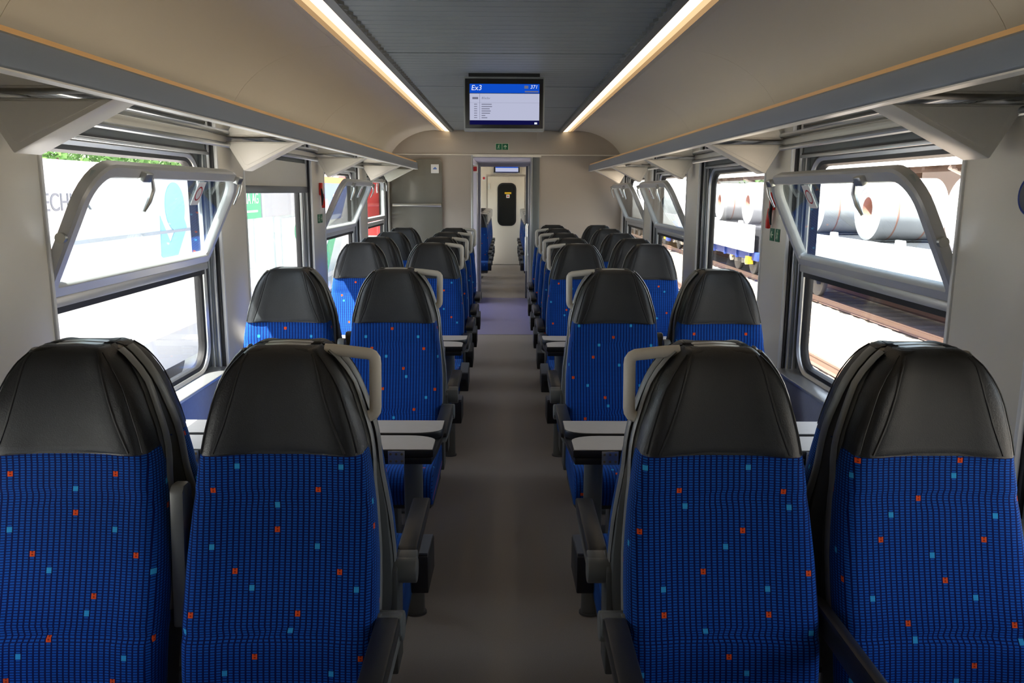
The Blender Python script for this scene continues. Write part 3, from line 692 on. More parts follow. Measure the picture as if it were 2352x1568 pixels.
red_notice((-0.47, END_D - 0.001, 1.81), 'white sticker with red symbol in the second saloon')

# ------------------------------------------------------------------ seats
YF = [(0.42, -0.168), (0.50, -0.163), (0.58, -0.148), (0.66, -0.118), (0.76, -0.085), (0.86, -0.058), (0.96, -0.040), (1.04, -0.034), (1.10, -0.028), (1.15, -0.018), (1.185, -0.007), (1.205, 0.008), (1.215, 0.024)]
HW = [(0.36, 0.200), (0.44, 0.208), (0.55, 0.213), (0.65, 0.215), (0.75, 0.213), (0.85, 0.204), (0.95, 0.192), (0.985, 0.186), (1.03, 0.176), (1.06, 0.167), (1.10, 0.155), (1.13, 0.144), (1.16, 0.127), (1.185, 0.109), (1.20, 0.094), (1.21, 0.083), (1.215, 0.075)]
yf = lambda z: lerp_tab(YF, z); hw = lambda z: lerp_tab(HW, z)
def sec_head(u):
    a = abs(u)
    t = min(1, max(0, (a - 0.30) / 0.50)); y = 0.003 - 0.017 * t * t * (3 - 2 * t)
    if a > 0.86: y += lerp_tab([(0.86, 0.0), (0.93, 0.007), (0.97, 0.022), (0.99, 0.04), (1.0, 0.064)], a)
    return y
def sec_fab(u):
    a = abs(u)
    return lerp_tab([(0, 0.003), (0.5, 0.0), (0.75, -0.007), (0.90, -0.006), (0.96, 0.004), (0.99, 0.022), (1.0, 0.045)], a)
US = [-1, -0.992, -0.96, -0.90, -0.80, -0.66, -0.5, -0.25, 0, 0.25, 0.5, 0.66, 0.80, 0.90, 0.96, 0.992, 1]
def pad(zs, sec, name, top_round=False, uv=False, crease=None):
    rings = []
    for z in zs:
        w, y = hw(z), yf(z)
        y += (crease(z) if crease else 0)
        back = 0.09 if z < 1.15 else lerp_tab([(1.15, 0.09), (1.2, 0.06), (1.215, 0.034)], z)
        ring = [(u * w, y + sec(u), z) for u in US] + [(w, y + min(0.07, back * 0.8), z), (w * 0.95, y + back, z), (-w * 0.95, y + back, z), (-w, y + min(0.07, back * 0.8), z)]
        rings.append(ring)
    m = MB(); m.loft(rings); return m
def mk_backrest():
    zs = [0.40, 0.43, 0.47, 0.52, 0.56, 0.585, 0.60, 0.62, 0.66, 0.70, 0.74, 0.80, 0.86, 0.885, 0.895, 0.91, 0.935, 0.96, 0.982, 0.988]
    def crease(z): return 0.006 if 0.590 < z < 0.61 else (0.004 if 0.884 < z < 0.90 else (0.004 if z > 0.985 else 0))
    m = pad(zs, sec_fab, 'backrest', crease=crease)
    # shallow scoop where the lower back meets the cushion
    def uvf(co, n): return (co.x + math.copysign(max(0.0, co.y - yf(co.z) - 0.004), co.x), co.z * 1.04)
    return m.mesh('backrest', smooth=50, uvfun=uvf)
def mk_headrest():
    zs = [0.984, 0.992, 1.005, 1.025, 1.05, 1.08, 1.11, 1.14, 1.165, 1.185, 1.20, 1.21, 1.215]
    return pad(zs, sec_head, 'headrest').mesh('headrest', smooth=60)
HB = [(0.985, 0.145), (1.02, 0.131), (1.06, 0.116), (1.12, 0.098), (1.17, 0.085), (1.195, 0.077), (1.21, 0.067)]
def mk_panel():
    zs = [0.988, 0.993, 1.005, 1.025, 1.05, 1.08, 1.11, 1.14, 1.165, 1.185, 1.198, 1.206]
    rings = []; S = [-1, -0.97, -0.9, -0.7, -0.35, 0, 0.35, 0.7, 0.9, 0.97, 1]
    for i, z in enumerate(zs):
        b, w, y = lerp_tab(HB, z), hw(z), yf(z)
        ring = []
        for q in S:
            x = q * b; rise = 0.0065 * (1 - abs(q) ** 8) * {0: 0.4}.get(i, 1.0)
            ring.append((x, y + sec_head(x / w) - rise - 0.0005, z))
        ring += [(b, y + sec_head(b / w) + 0.01, z), (-b, y + sec_head(b / w) + 0.01, z)]
        rings.append(ring)
    top = [(q * 0.064, 0.030, 1.2165) for q in S] + [(0.064, 0.05, 1.212), (-0.064, 0.05, 1.212)]
    rings.append(top)
    rings.append([(x, 0.055, 1.2155) for x, y, z in top])
    m = MB(); m.loft(rings); return m.mesh('panel', smooth=50)
def mk_piping(sgn):
    zs = [0.99 + 0.009 * k for k in range(25)]
    a = [(sgn * (lerp_tab(HB, z) + 0.001), yf(z) + sec_head(min(1, lerp_tab(HB, z) / hw(z))) - 0.0005, z) for z in zs]
    b = [(sgn * hw(z) * 0.93, yf(z) + sec_head(0.93) - 0.001, z) for z in zs]
    m = MB().tube(a, 0.0030, 6); m.tube(b, 0.0018, 6); return m.mesh('piping')
def mk_shell():
    zs = [0.34, 0.44, 0.55, 0.66, 0.78, 0.90, 1.0, 1.08, 1.13, 1.17, 1.185, 1.198, 1.206]
    rings = []
    for z in zs:
        w = hw(min(z, 1.215)) + lerp_tab([(0.9, -0.004), (1.0, 0.006)], z); y = yf(min(z, 1.185))
        y0, y1 = y + 0.055, y + lerp_tab([(0.55, 0.165), (0.85, 0.125), (0.98, 0.098)], z)
        if z >= 1.12: y1 = 0.072
        rings.append([(-w + 0.006, y0, z), (w - 0.006, y0, z), (w, y0 + 0.01, z), (w, y1 - 0.02, z), (w - 0.022, y1, z), (-w + 0.022, y1, z), (-w, y1 - 0.02, z), (-w, y0 + 0.01, z)])
    m = MB(); m.loft(rings); return m.mesh('shell', smooth=45)
def mk_shell_edge():
    """slim pale edging that follows the shell outline"""
    zs = [0.62 + 0.03 * k for k in range(20)] + [1.205]
    L_ = [(-(hw(z) + lerp_tab([(0.9, -0.002), (1.0, 0.008)], z)), min(0.054, yf(z) + 0.078), z) for z in zs]; R_ = [(hw(z) + lerp_tab([(0.9, -0.002), (1.0, 0.008)], z), min(0.054, yf(z) + 0.078), z) for z in zs]
    m = MB(); m.tube(L_, 0.004, 8, ry=0.017); m.tube(R_, 0.004, 8, ry=0.017); return m.mesh('edge')
def mk_cap():
    pts = [(-0.096, 0.058, 1.192), (-0.082, 0.059, 1.2065), (-0.05, 0.060, 1.2150), (0, 0.060, 1.2175), (0.05, 0.060, 1.2150), (0.082, 0.059, 1.2065), (0.096, 0.058, 1.192)]
    rings = [[(x, y - 0.016, z - 0.006), (x, y - 0.012, z + 0.0005), (x, y + 0.011, z + 0.0005), (x, y + 0.014, z - 0.006), (x, y + 0.0, z - 0.014)] for x, y, z in pts]
    m = MB(); m.loft(rings); return m.mesh('cap', smooth=50)
def mk_cushion():
    prof = [(-0.10, 0.345), (-0.10, 0.455), (-0.17, 0.462), (-0.24, 0.455), (-0.34, 0.455), (-0.44, 0.464), (-0.50, 0.470), (-0.545, 0.468), (-0.575, 0.455), (-0.593, 0.43), (-0.598, 0.40), (-0.590, 0.37), (-0.575, 0.345)]
    arc = [0]
    for (a, b), (c, d) in zip(prof, prof[1:]): arc.append(arc[-1] + math.hypot(c - a, d - b))
    rings = []
    for x, k in ((-0.214, 0.93), (-0.210, 0.975), (-0.198, 1.0), (-0.1, 1.0), (0.0, 0.995), (0.1, 1.0), (0.198, 1.0), (0.210, 0.975), (0.214, 0.93)):
        rings.append([(x, -0.34 + (y + 0.34) * (1 if k > 0.99 else (0.985 if k > 0.95 else 0.96)), 0.345 + (z - 0.345) * (1 if k > 0.99 else (0.95 if k > 0.95 else 0.85))) for y, z in prof])
    m = MB(); m.loft(rings)
    def uvf(co, n):
        v = -co.y if co.z > 0.44 else 0.575 + (0.46 - co.z)
        return (co.x + (co.z if abs(n.x) > 0.8 else 0), v)
    return m.mesh('cushion', smooth=50, uvfun=uvf)
def mk_pan(): return MB().prism([(-0.08, 0.27), (-0.08, 0.346), (-0.572, 0.346), (-0.565, 0.325), (-0.45, 0.29)], 'x', -0.205, 0.205).mesh('pan', bevel=0.006)
def mk_leg(): 
    m = MB().box(-0.03, 0.03, -0.24, -0.12, 0.012, 0.28); m.box(-0.07, 0.07, -0.36, 0.0, 0.0, 0.014); return m.mesh('leg', bevel=0.006)
def mk_arm(): return MB().prism([(-0.085, 0.612), (-0.085, 0.640), (-0.11, 0.650), (-0.46, 0.646), (-0.485, 0.636), (-0.485, 0.617), (-0.45, 0.606), (-0.12, 0.606)], 'x', -0.026, 0.026).mesh('arm', bevel=0.006)
def mk_arm_rail(): return MB().prism([(-0.07, 0.57), (-0.07, 0.605), (-0.465, 0.607), (-0.475, 0.592), (-0.30, 0.575)], 'x', -0.018, 0.024).mesh('arm_rail', bevel=0.004)
def mk_hinge():
    m = MB().cyl((0, -0.062, 0.605), 'x', 0.034, 0.062, 20); m.prism([(-0.06, 0.571), (-0.06, 0.639), (-0.10, 0.645), (-0.10, 0.60)], 'x', -0.029, 0.029); return m.mesh('hinge', bevel=0.004)
def mk_side_frame():
    # plate between shell and hinge
    return MB().prism([(0.0, 0.34), (-0.10, 0.34), (-0.13, 0.60), (-0.09, 0.65), (-0.02, 0.62)], 'x', -0.010, 0.010).mesh('side_frame', bevel=0.004)
def mk_arm_up(): return MB().prism([(0.03, 0.58), (-0.07, 0.58), (-0.040, 0.895), (-0.030, 0.908), (0.0, 0.908), (0.012, 0.895)], 'x', -0.0160, 0.0160).mesh('arm_up', bevel=0.006)
def mk_arm_down(): return MB().prism([(0.0, 0.585), (0.0, 0.63), (-0.05, 0.645), (-0.43, 0.640), (-0.455, 0.628), (-0.455, 0.60), (-0.40, 0.575)], 'x', -0.0145, 0.0145).mesh('arm_down', bevel=0.008)
def mk_handle(sg):
    P = [(0.086, 1.204), (0.120, 1.202), (0.170, 1.196), (0.186, 1.194), (0.1935, 1.190), (0.198, 1.183), (0.199, 1.172), (0.198, 1.12), (0.197, 1.068), (0.1955, 1.058), (0.191, 1.051), (0.184, 1.047), (0.174, 1.045), (0.160, 1.046)]
    return MB().tube([(sg * x, 0.058, z) for x, z in P], 0.0140, 12, ry=None).mesh('handle', smooth=60)
def mk_box(): return MB().prism([(-0.36, 0.485), (-0.52, 0.470), (-0.565, 0.462), (-0.565, 0.350), (-0.36, 0.365)], 'x', -0.026, 0.026).mesh('sbox', bevel=0.004)
def mk_box_top(): return MB().prism([(-0.37, 0.486), (-0.52, 0.472), (-0.560, 0.464), (-0.558, 0.469), (-0.52, 0.478), (-0.37, 0.492)], 'x', -0.024, 0.024).mesh('sboxt')
def mk_slot(): return MB().box(-0.008, 0.012, -0.5665, -0.563, 0.385, 0.425).mesh('slot')

def seat(xc, y, away, aisle_x, handle=False, box=False, mid=None, label='', group='passenger seats', aisle=True):
    """aisle_x: +1 if the aisle lies on the +X side of this seat (world)"""
    t = empty('passenger_seat', (xc, y, 0), PI if away else 0.0, label=label, cat='seat', group=group)
    sg = aisle_x * (-1 if away else 1)
    t.scale = (1, 1, 0.991)
    C = lambda k, fn: cached(k, fn)
    sh = link('shell', C('shell', mk_shell), 'shell', t); link('shell_edge', C('edge', mk_shell_edge), 'shell_strip', sh)
    link('top_cap', C('cap', mk_cap), 'shell_trim', t)
    link('backrest', C('back', mk_backrest), 'fabric', t, label='blue checked fabric backrest')
    h = link('headrest', C('head', mk_headrest), 'leather_wing', t, label='black leather headrest wings')
    link('headrest_panel', C('panel', mk_panel), 'leather_panel', h)
    link('piping', C('pip1', lambda: mk_piping(1)), 'piping', h); link('piping', C('pip2', lambda: mk_piping(-1)), 'piping', h)
    link('cushion', C('cush', mk_cushion), 'fabric', t, label='blue checked fabric seat cushion')
    link('seat_pan', C('pan', mk_pan), 'under', t)
    link('pedestal', C('leg', mk_leg), 'mid_plastic', t)
    if aisle:
        a = link('armrest', C('arm', mk_arm), 'arm_pad', t, loc=(sg * 0.238, 0, -0.022))
        link('arm_rail', C('armr', mk_arm_rail), 'arm_metal', a); link('arm_hinge', C('hinge', mk_hinge), 'arm_metal', a)
        link('side_frame', C('sf', mk_side_frame), 'shell', t, loc=(sg * 0.212, 0, -0.022))
        if mid:
            link('centre_armrest', C('armup', mk_arm_up) if mid == 'up' else C('armdn', mk_arm_down), 'arm_metal' if mid == 'up' else 'arm_pad', t, loc=(-sg * 0.2360, 0, 0))
        if handle: link('grab_handle', C(('handle', sg), lambda: mk_handle(sg)), 'handle', t, label='pale grey grab handle')
        if box:
            b = link('side_box', C('sbox', mk_box), 'dark_plastic', t, loc=(sg * 0.240, 0, -0.01)); link('box_top', C('sboxt', mk_box_top), 'mid_plastic', b); link('box_slot', C('slot', mk_slot), 'black', b)
    return t
XA, XWN = 0.490, 0.962
SIDES = {-1: 'roller-blind side', 1: 'freight-wagon side'}
ORD = ['first', 'second', 'third', 'fourth', 'fifth', 'sixth', 'seventh', 'eighth', 'ninth', 'tenth', 'eleventh']
rows = {-1: [('G', 7.62, 0), ('F', 6.80, 0), ('E', 6.06, 0), ('D', 5.38, 0), ('C2', 3.707, 1), ('C', 3.555, 0), ('A2', 1.897, 1), ('A', 1.745, 0), ('B2', 0.08, 1), ('B', -0.08, 0)],
        1: [('H', 8.42, 0), ('G', 7.58, 0), ('F', 6.76, 0), ('E', 6.02, 0), ('D', 5.36, 0), ('C2', 3.707, 1), ('C', 3.555, 0), ('A2', 1.897, 1), ('A', 1.745, 0), ('B2', 0.08, 1), ('B', -0.08, 0)]}  # B rows: unseen seats added behind the camera to shade the nearest row
for s in (-1, 1):
    for i, (r, y, away) in enumerate(rows[s]):
        face = 'towards the doorway' if away else 'away from the doorway'
        for aisle in (True, False):
            lab = f'blue {"aisle" if aisle else "window"} seat facing {face}, {ORD[i]} row from it, {SIDES[s]}'
            seat(s * (XA if aisle else XWN), y, away, -s, handle=(r not in ('H',) and not away), box=(r in 'DEFGH' or away),
                 mid=('down' if (r == 'A' and s == 1) else 'up'), label=lab, aisle=aisle, group='blue passenger seats in the first saloon')
for j, y in enumerate((13.0, 13.9, 14.8, 15.7, 16.5)):
    for s in (-1, 1):
        seat(s * XA, y, 0, -s, handle=True, box=True, mid='up', label=f'blue aisle seat in the second saloon beyond the passage, {ORD[j]} row, {SIDES[s]}', group='blue seats in the second saloon')

# ------------------------------------------------------------------ folding tables
def table(s, yc, label):
    t = empty('folding_table', (s * 0.325, yc, 0), label=label, cat='table', group='folding tables between facing seats')
    ox = s * 0.325; dep = 0.178
    def P(poly): return [(s * x - ox, y) for x, y in poly]
    xe, xw = 0.222, 1.322
    base = [(xe + 0.02, -dep + 0.004), (xw, -dep + 0.004), (xw, dep - 0.004), (xe + 0.006, dep - 0.004), (xe + 0.004, dep * 0.3), (xe + 0.01, -dep * 0.3)]
    link('base_board', MB().prism(P(base), 'z', 0.640, 0.664).mesh('base', bevel=0.003), 'black', t)
    for e in (-1, 1):
        poly = [(xe + (0.014 if e < 0 else 0.0), e * dep), (xw, e * dep), (xw, e * 0.012)]
        for k in range(7):
            a = PI / 2 * k / 6
            poly.append((xe + (0.014 if e < 0 else 0.0) + 0.10 - 0.10 * math.sin(a), e * (0.012 + 0.055 * (1 - math.cos(a)))))
        l = link('table_leaf', MB().prism(P(poly), 'z', 0.667, 0.692).mesh('leaf', bevel=0.002), 'black', t, label='folded table leaf with dark edge')
        inner = [(xe + 0.003 + (x - xe) * 0.997 if x < 0.5 else x, y - e * 0.004 * (1 if abs(y) > dep - 0.01 else -1)) for x, y in poly]
        link('laminate', MB().prism(P(inner), 'z', 0.692, 0.6935).mesh('lam'), 'laminate', l)
    for x in (0.36, 1.05):
        for e in (-1, 1):
            h = link('hinge', MB().box(s * x - ox - 0.028, s * x - ox + 0.028, e * (dep + 0.0022) - 0.0014, e * (dep + 0.0022) + 0.0014, 0.643, 0.690).mesh('hinge', bevel=0.001), 'steel', t)
            m = MB()
            for q in (-0.019, 0, 0.019):
                for z in (0.654, 0.679): m.cyl((s * x - ox + q, e * (dep + 0.0042), z), 'y', 0.0045, 0.002, 8)
            link('screws', m.mesh('screws'), 'brass', h, kind='stuff')
    ring = lambda r: [(r * math.cos(2 * PI * j / 20), r * 0.8 * math.sin(2 * PI * j / 20)) for j in range(20)]
    link('leg', MB().prism(ring(0.034), 'z', 0.0, 0.64).mesh('tleg'), 'arm_metal', t)
    link('foot', MB().prism(ring(0.041), 'z', 0.0, 0.008).mesh('tfoot'), 'mid_plastic', t)
for s in (-1, 1):
    table(s, 2.775, f'folding table with pale folded leaves, farther from the doorway, {SIDES[s]}')
    table(s, 4.60, f'folding table with pale folded leaves, nearer the doorway, {SIDES[s]}')

# ------------------------------------------------------------------ outside: ground, tracks
GZ = -1.33
link('ground', MB().box(-60, 120, -40, 160, GZ - 0.3, GZ).mesh('ground'), 'gravel', kind='structure')
link('pavement', MB().box(-40, -2.4, -30, 120, GZ, GZ + 0.04).mesh('pavement'), 'concrete', kind='structure')
def track(x, label):
    t = empty('railway_track', (x, 0, GZ), label=label, cat='track')
    for e in (-0.75, 0.75):
        link('steel_rail', MB().prism([(e - 0.06, 0.05), (e + 0.06, 0.05), (e + 0.02, 0.08), (e + 0.02, 0.17), (e + 0.035, 0.18), (e + 0.035, 0.21), (e - 0.035, 0.21), (e - 0.035, 0.18), (e - 0.02, 0.17), (e - 0.02, 0.08)], 'y', -5, 90).mesh('srail'), 'rail_steel', t)
    me = MB().box(-1.25, 1.25, -0.12, 0.12, -0.02, 0.02).mesh('sleeper', bevel=0.01)
    for k in range(70): link('sleeper', me, 'sleeper', t, loc=(0, 2 + k * 0.65, 0))
track(4.45, 'empty railway track beside the carriage'); track(9.0, 'railway track under the freight wagons')
def stones():
    m = MB(); rnd = random.Random(3)
    for k in range(2600):
        x = rnd.choice((rnd.uniform(2.2, 3.1), rnd.uniform(5.8, 7.65), rnd.uniform(5.8, 6.6), rnd.uniform(6.9, 7.65))); y = rnd.uniform(6, 30); r = rnd.uniform(0.025, 0.07)
        a = rnd.uniform(0, PI); c, s_ = math.cos(a) * r, math.sin(a) * r
        i = len(m.v); m.v += [(x + c, y + s_, GZ), (x - s_, y + c, GZ), (x - c, y - s_, GZ), (x + s_, y - c, GZ), (x + rnd.uniform(-.3, .3) * r, y + rnd.uniform(-.3, .3) * r, GZ + r * 0.9)]
        m.f += [(i, i + 1, i + 4), (i + 1, i + 2, i + 4), (i + 2, i + 3, i + 4), (i + 3, i, i + 4)]
    return m.mesh('ballast', smooth=0)
link('ballast_stones', stones(), 'gravel', label='pale ballast stones between the tracks', cat='gravel', kind='stuff')

# freight wagons with steel coils
def wheel(parent, x, y):
    w = link('wheel', cached('wheel', lambda: MB().cyl((0, 0, 0), 'x', 0.46, 0.13, 28).mesh('wheel', bevel=0.02)), 'bogie', parent, loc=(x, y, 0.67))
    link('hub', cached('hub', lambda: MB().cyl((-0.11, 0, 0), 'x', 0.13, 0.1, 14).mesh('hub')), 'steel', w)
def wagon(y0, y1, label, coils):
    t = empty('freight_wagon', (9.0, y0, GZ), label=label, cat='wagon', group='freight wagons carrying steel coils'); L = y1 - y0
    link('underframe', MB().box(-1.15, 1.15, 0, L, 0.74, 1.0).mesh('uf', bevel=0.02), 'blue_paint', t)
    m = MB()
    for k in range(int(L / 1.5)): m.box(-1.22, -1.12, 0.6 + k * 1.5, 0.68 + k * 1.5, 0.72, 1.06)
    link('frame_ribs', m.mesh('ribs'), 'blue_paint', t)
    link('side_wall', MB().prism([(-1.30, 1.0), (-1.18, 1.0), (-1.18, 1.86), (-1.36, 1.86), (-1.36, 1.30)], 'y', 0.25, L - 0.25).mesh('sw', bevel=0.01), 'white_paint', t)
    link('side_wall', MB().prism([(1.30, 1.0), (1.18, 1.0), (1.18, 1.86), (1.36, 1.86), (1.36, 1.30)], 'y', 0.25, L - 0.25).mesh('sw2', bevel=0.01), 'white_paint', t)
    for k in range(max(2, int(L / 3.2))):
        yy = 1.2 + k * 3.2
        if yy < L - 0.5: link('stanchion', MB().prism([(yy - 0.35, 1.12), (yy + 0.35, 1.12), (yy + 0.14, 1.98), (yy - 0.14, 1.98)], 'x', -1.42, -1.34).mesh('stn', bevel=0.01), 'white_paint', t)
    link('cradle', MB().box(-1.0, 1.0, 0.3, L - 0.3, 1.0, 1.78).mesh('cradle'), 'bogie', t)
    for e in (-0.1, L + 0.1):
        for x in (-0.85, 0.85): link('buffer', MB().cyl((x, e, 1.0), 'y', 0.2, 0.1, 16).mesh('buffer'), 'bogie', t)
    for yc in (2.4, L - 2.4):
        bo = link('bogie', MB().prism([(yc - 1.35, 0.55), (yc + 1.35, 0.55), (yc + 1.2, 0.78), (yc + 0.4, 0.84), (yc - 0.4, 0.84), (yc - 1.2, 0.78)], 'x', -0.98, -0.86).mesh('bg', bevel=0.02), 'bogie', t)
        for e in (-0.9, 0.9):
            for x in (-0.75, 0.75):
                w = link('wheel', cached('wheel', lambda: MB().cyl((0, 0, 0), 'x', 0.46, 0.13, 28).mesh('wheel', bevel=0.02)), 'bogie', bo, loc=(x, yc + e, 0.67))
            m = MB()
            for q in range(6): m.cyl((-0.96, yc + e * 0.45, 0.56 + q * 0.04), 'z', 0.09, 0.02, 14)
            link('spring', m.mesh('spring'), 'steel', bo)
            link('axle_cover', MB().cyl((-1.02, yc + e, 0.67), 'x', 0.15, 0.08, 16).mesh('ax'), 'steel', bo)
        link('brake_wheel', MB().tube([(-1.12, yc + 0.5 + 0.19 * math.cos(2 * PI * q / 16), 0.92 + 0.19 * math.sin(2 * PI * q / 16)) for q in range(16)], 0.028, 6, closed=True).mesh('bw'), 'yellow', bo, label='yellow hand wheel')
    link('step_box', MB().box(-1.25, -1.1, L - 1.2, L - 0.6, 0.55, 1.0).mesh('sb', bevel=0.02), 'blue_paint', t); link('marker', MB().box(-1.27, -1.1, L - 0.55, L - 0.25, 0.62, 0.86).mesh('mk'), 'yellow', t)
    link('marker', MB().box(-1.27, -1.1, 0.55, 0.85, 0.62, 0.86).mesh('mk2'), 'yellow', t)
    for yc in coils: coil(yc)
ncoil = [0]
CO = ['nearest the canopy strut', '', '', '', '', '']
def coil(yc):
    ncoil[0] += 1; n = 40
    t = empty('steel_coil', (9.0, yc, 0.50), label=f'grey steel coil in a wagon cradle, {ORD[6 - ncoil[0]]} counted from the covered white wagon', cat='steel coil', group='steel coils on the freight wagons')
    R, r, zc = 0.70, 0.27, 0.68
    rings = []
    for x, rr in ((-0.74, r), (-0.76, r + 0.02), (-0.755, 0.38), (-0.765, 0.385), (-0.755, 0.50), (-0.765, 0.505), (-0.755, R - 0.05), (-0.74, R), (0.74, R), (0.76, R - 0.03), (0.76, r + 0.02), (0.74, r)):
        rings.append([(x, rr * math.cos(2 * PI * j / n), zc + rr * math.sin(2 * PI * j / n)) for j in range(n)])
    m = MB(); m.loft(rings, cap=False); link('winding', m.mesh('winding', smooth=40), 'coil', t)
    m = MB(); m.loft([[(x, r * math.cos(2 * PI * j / n), zc + r * math.sin(2 * PI * j / n)) for j in range(n)] for x in (-0.74, 0.74)], cap=False)
    link('core', m.mesh('core'), 'coil_core', t, label='rust-red coil core')
    for x in (-0.35, 0.35):
        link('strap', MB().tube([(x, (R + 0.003) * math.cos(2 * PI * j / n), zc + (R + 0.003) * math.sin(2 * PI * j / n)) for j in range(n)], 0.02, 5, closed=True, ry=0.004).mesh('strap'), 'coil_core', t)
wagon(8.0, 24.4, 'white-sided coil wagon with blue underframe, closer to the carriage doorway side gap', [14.6, 18.6, 21.8])
wagon(25.2, 40.0, 'white-sided coil wagon with blue underframe, coupled towards the red locomotive', [27.9, 31.6, 35.0])
scene_objs = [o for o in COL.objects if o.name.startswith('freight_wagon')]
scene_objs[0]['label'] = 'white-sided coil wagon with blue frame, opposite the open window with a hammer beside it'
scene_objs[1]['label'] = 'white-sided coil wagon with blue frame, coupled between the other coil wagon and hoppers'
def hopper(y0, y1, label, m):
    t = empty('hopper_wagon', (9.0, y0, GZ), label=label, cat='wagon', group='covered wagons in the yard'); L = y1 - y0
    link('body', MB().prism([(-1.35, 1.1), (1.35, 1.1), (1.4, 2.6), (0.9, 3.4), (-0.9, 3.4), (-1.4, 2.6)], 'y', 0, L).mesh('body', bevel=0.03), m, t)
    link('sill', MB().box(-1.3, 1.3, -0.1, L + 0.1, 0.9, 1.1).mesh('sill'), 'yellow', t)
    for yc in (2.0, L - 2.0):
        for e in (-0.9, 0.9): wheel(t, -0.75, yc + e)
        link('bogie', MB().box(-0.98, -0.86, yc - 1.3, yc + 1.3, 0.55, 0.85).mesh('bg'), 'bogie', t)
hopper(41.0, 53.0, 'white covered wagon standing behind the coil wagons', 'white_paint')
hopper(54.0, 70.0, 'red locomotive standing at the end of the freight train', 'loco_red')

# platform canopy
cp = empty('station_canopy', (12.5, 8, GZ), label='old station canopy with brown timber soffit behind the wagons', cat='canopy')
link('roof_sheet', MB().prism([(-1.1, 3.62), (-1.1, 3.78), (5.5, 5.3), (5.5, 5.1)], 'y', 0, 40).mesh('rs'), 'roof_sheet', cp)
link('fascia', MB().box(-1.16, -1.08, 0, 40, 3.60, 3.84).mesh('fascia'), 'white', cp)
bm_ = MB().prism([(-1.05, 3.50), (-1.05, 3.62), (5.4, 5.10), (5.4, 4.94)], 'y', -0.08, 0.08).mesh('rafter')
for k in range(26): link('rafter', bm_, 'soffit', cp, loc=(0, 0.6 + k * 1.55, 0))
for z, x in ((3.46, -0.6), (3.9, 1.5)): link('purlin', MB().box(x - 0.1, x + 0.1, 0, 40, z, z + 0.22).mesh('purlin'), 'soffit', cp)
for k in range(7): 
    link('post', MB().box(1.3, 1.5, 1.0 + k * 6.2, 1.2 + k * 6.2, 0.0, 3.9).mesh('post'), 'soffit', cp)
    link('strut', MB().tube([(-0.9, 1.1 + k * 6.2, 3.55), (1.4, 1.1 + k * 6.2, 2.5)], 0.06, 8).mesh('strut'), 'roof_sheet', cp)
link('back_wall', MB().box(5.2, 5.5, 0, 40, 0, 5.1).mesh('bw'), 'roof_sheet', cp)
link('platform', MB().box(-0.9, 6, -4, 46, 0, 0.55).mesh('platform'), 'concrete', cp)

# left side: white exhibition trailer, sign stands, trees
et = empty('exhibition_trailer', (-6.2, 8, GZ), label='long white exhibition trailer lettered TECHNIK beside the carriage', cat='trailer')
link('body', MB().box(-1.2, 1.2, -7, 5.3, 0.75, 3.20).mesh('body', bevel=0.03), 'white_paint', et)
link('skirt', MB().box(-1.15, 1.17, -6.8, 5.1, 0.25, 0.75).mesh('skirt'), 'grey_print', et)
for y in (-5.5, -4.4, 3.0, 4.1): link('wheel', MB().cyl((1.05, y, 0.42), 'x', 0.42, 0.2, 24).mesh('wh', bevel=0.02), 'black', et)
link('lettering', text_mesh('TECHNIK', 0.285, 'lettering', 'CENTER', 0, 0.004), 'grey_text', et, loc=(1.206, 1.27, 2.72), rot=ROT_WALL_L)
link('logo_disc', MB().cyl((1.204, 4.35, 2.62), 'x', 0.36, 0.012, 32).mesh('logo'), 'cyan_print', et)
link('logo_wave', MB().prism([(3.75, 1.75), (4.2, 1.75), (4.75, 2.3), (4.6, 2.55), (4.1, 2.1), (3.8, 2.5)], 'x', 1.2, 1.208).mesh('wave'), 'cyan_print', et)
link('rubbing_strip', MB().box(1.2, 1.215, -6.9, 5.2, 2.24, 2.28).mesh('rub'), 'grey_print', et)
sb = empty('sign_stand', (-6.0, 17.2, GZ), label='glazed exhibition stand with a green sign ending in AG', cat='stand')
link('body', MB().box(-1.0, 1.0, -3.2, 3.4, 0.04, 3.15).mesh('body', bevel=0.02), 'pale_panel', sb)
link('green_board', MB().box(1.0, 1.03, -2.6, -0.62, 2.32, 2.95).mesh('gb'), 'green_print', sb)
link('lettering', text_mesh('NA AG', 0.30, 'lettering', 'RIGHT', 0, 0.003), 'white', sb, loc=(1.035, -0.78, 2.70), rot=ROT_WALL_L)
link('small_line', MB().box(1.03, 1.034, -1.9, -0.85, 2.44, 2.48).mesh('sl'), 'white', sb)
link('grey_board', MB().box(1.0, 1.03, -0.55, 2.4, 2.32, 2.95).mesh('gb2'), 'grey_print', sb)
link('white_poster', MB().box(1.0, 1.02, 0.9, 2.9, 0.6, 2.25).mesh('wp'), 'white', sb); link('green_disc', MB().cyl((1.025, 2.15, 1.9), 'x', 0.2, 0.01, 20).mesh('gd'), 'green_print', sb)
for y in (-2.3, -1.0, 0.4): link('mullion', MB().box(1.0, 1.04, y - 0.04, y + 0.04, 0.1, 2.3).mesh('mul'), 'white', sb)
link('white_band', MB().box(1.0, 1.02, -3.0, -1.1, 0.4, 1.35).mesh('wb'), 'white', sb)
bb = empty('banner_wall', (-6.0, 27.5, GZ), label='blue and white printed exhibition banner wall', cat='banner')
link('body', MB().box(-0.1, 0.1, -5.5, 6.5, 0.04, 3.3).mesh('body'), 'white', bb)
link('blue_field', MB().prism([(-5.3, 1.9), (1.5, 1.9), (3.2, 3.1), (-5.3, 3.1)], 'x', 0.1, 0.12).mesh('bf'), 'blue_print', bb)
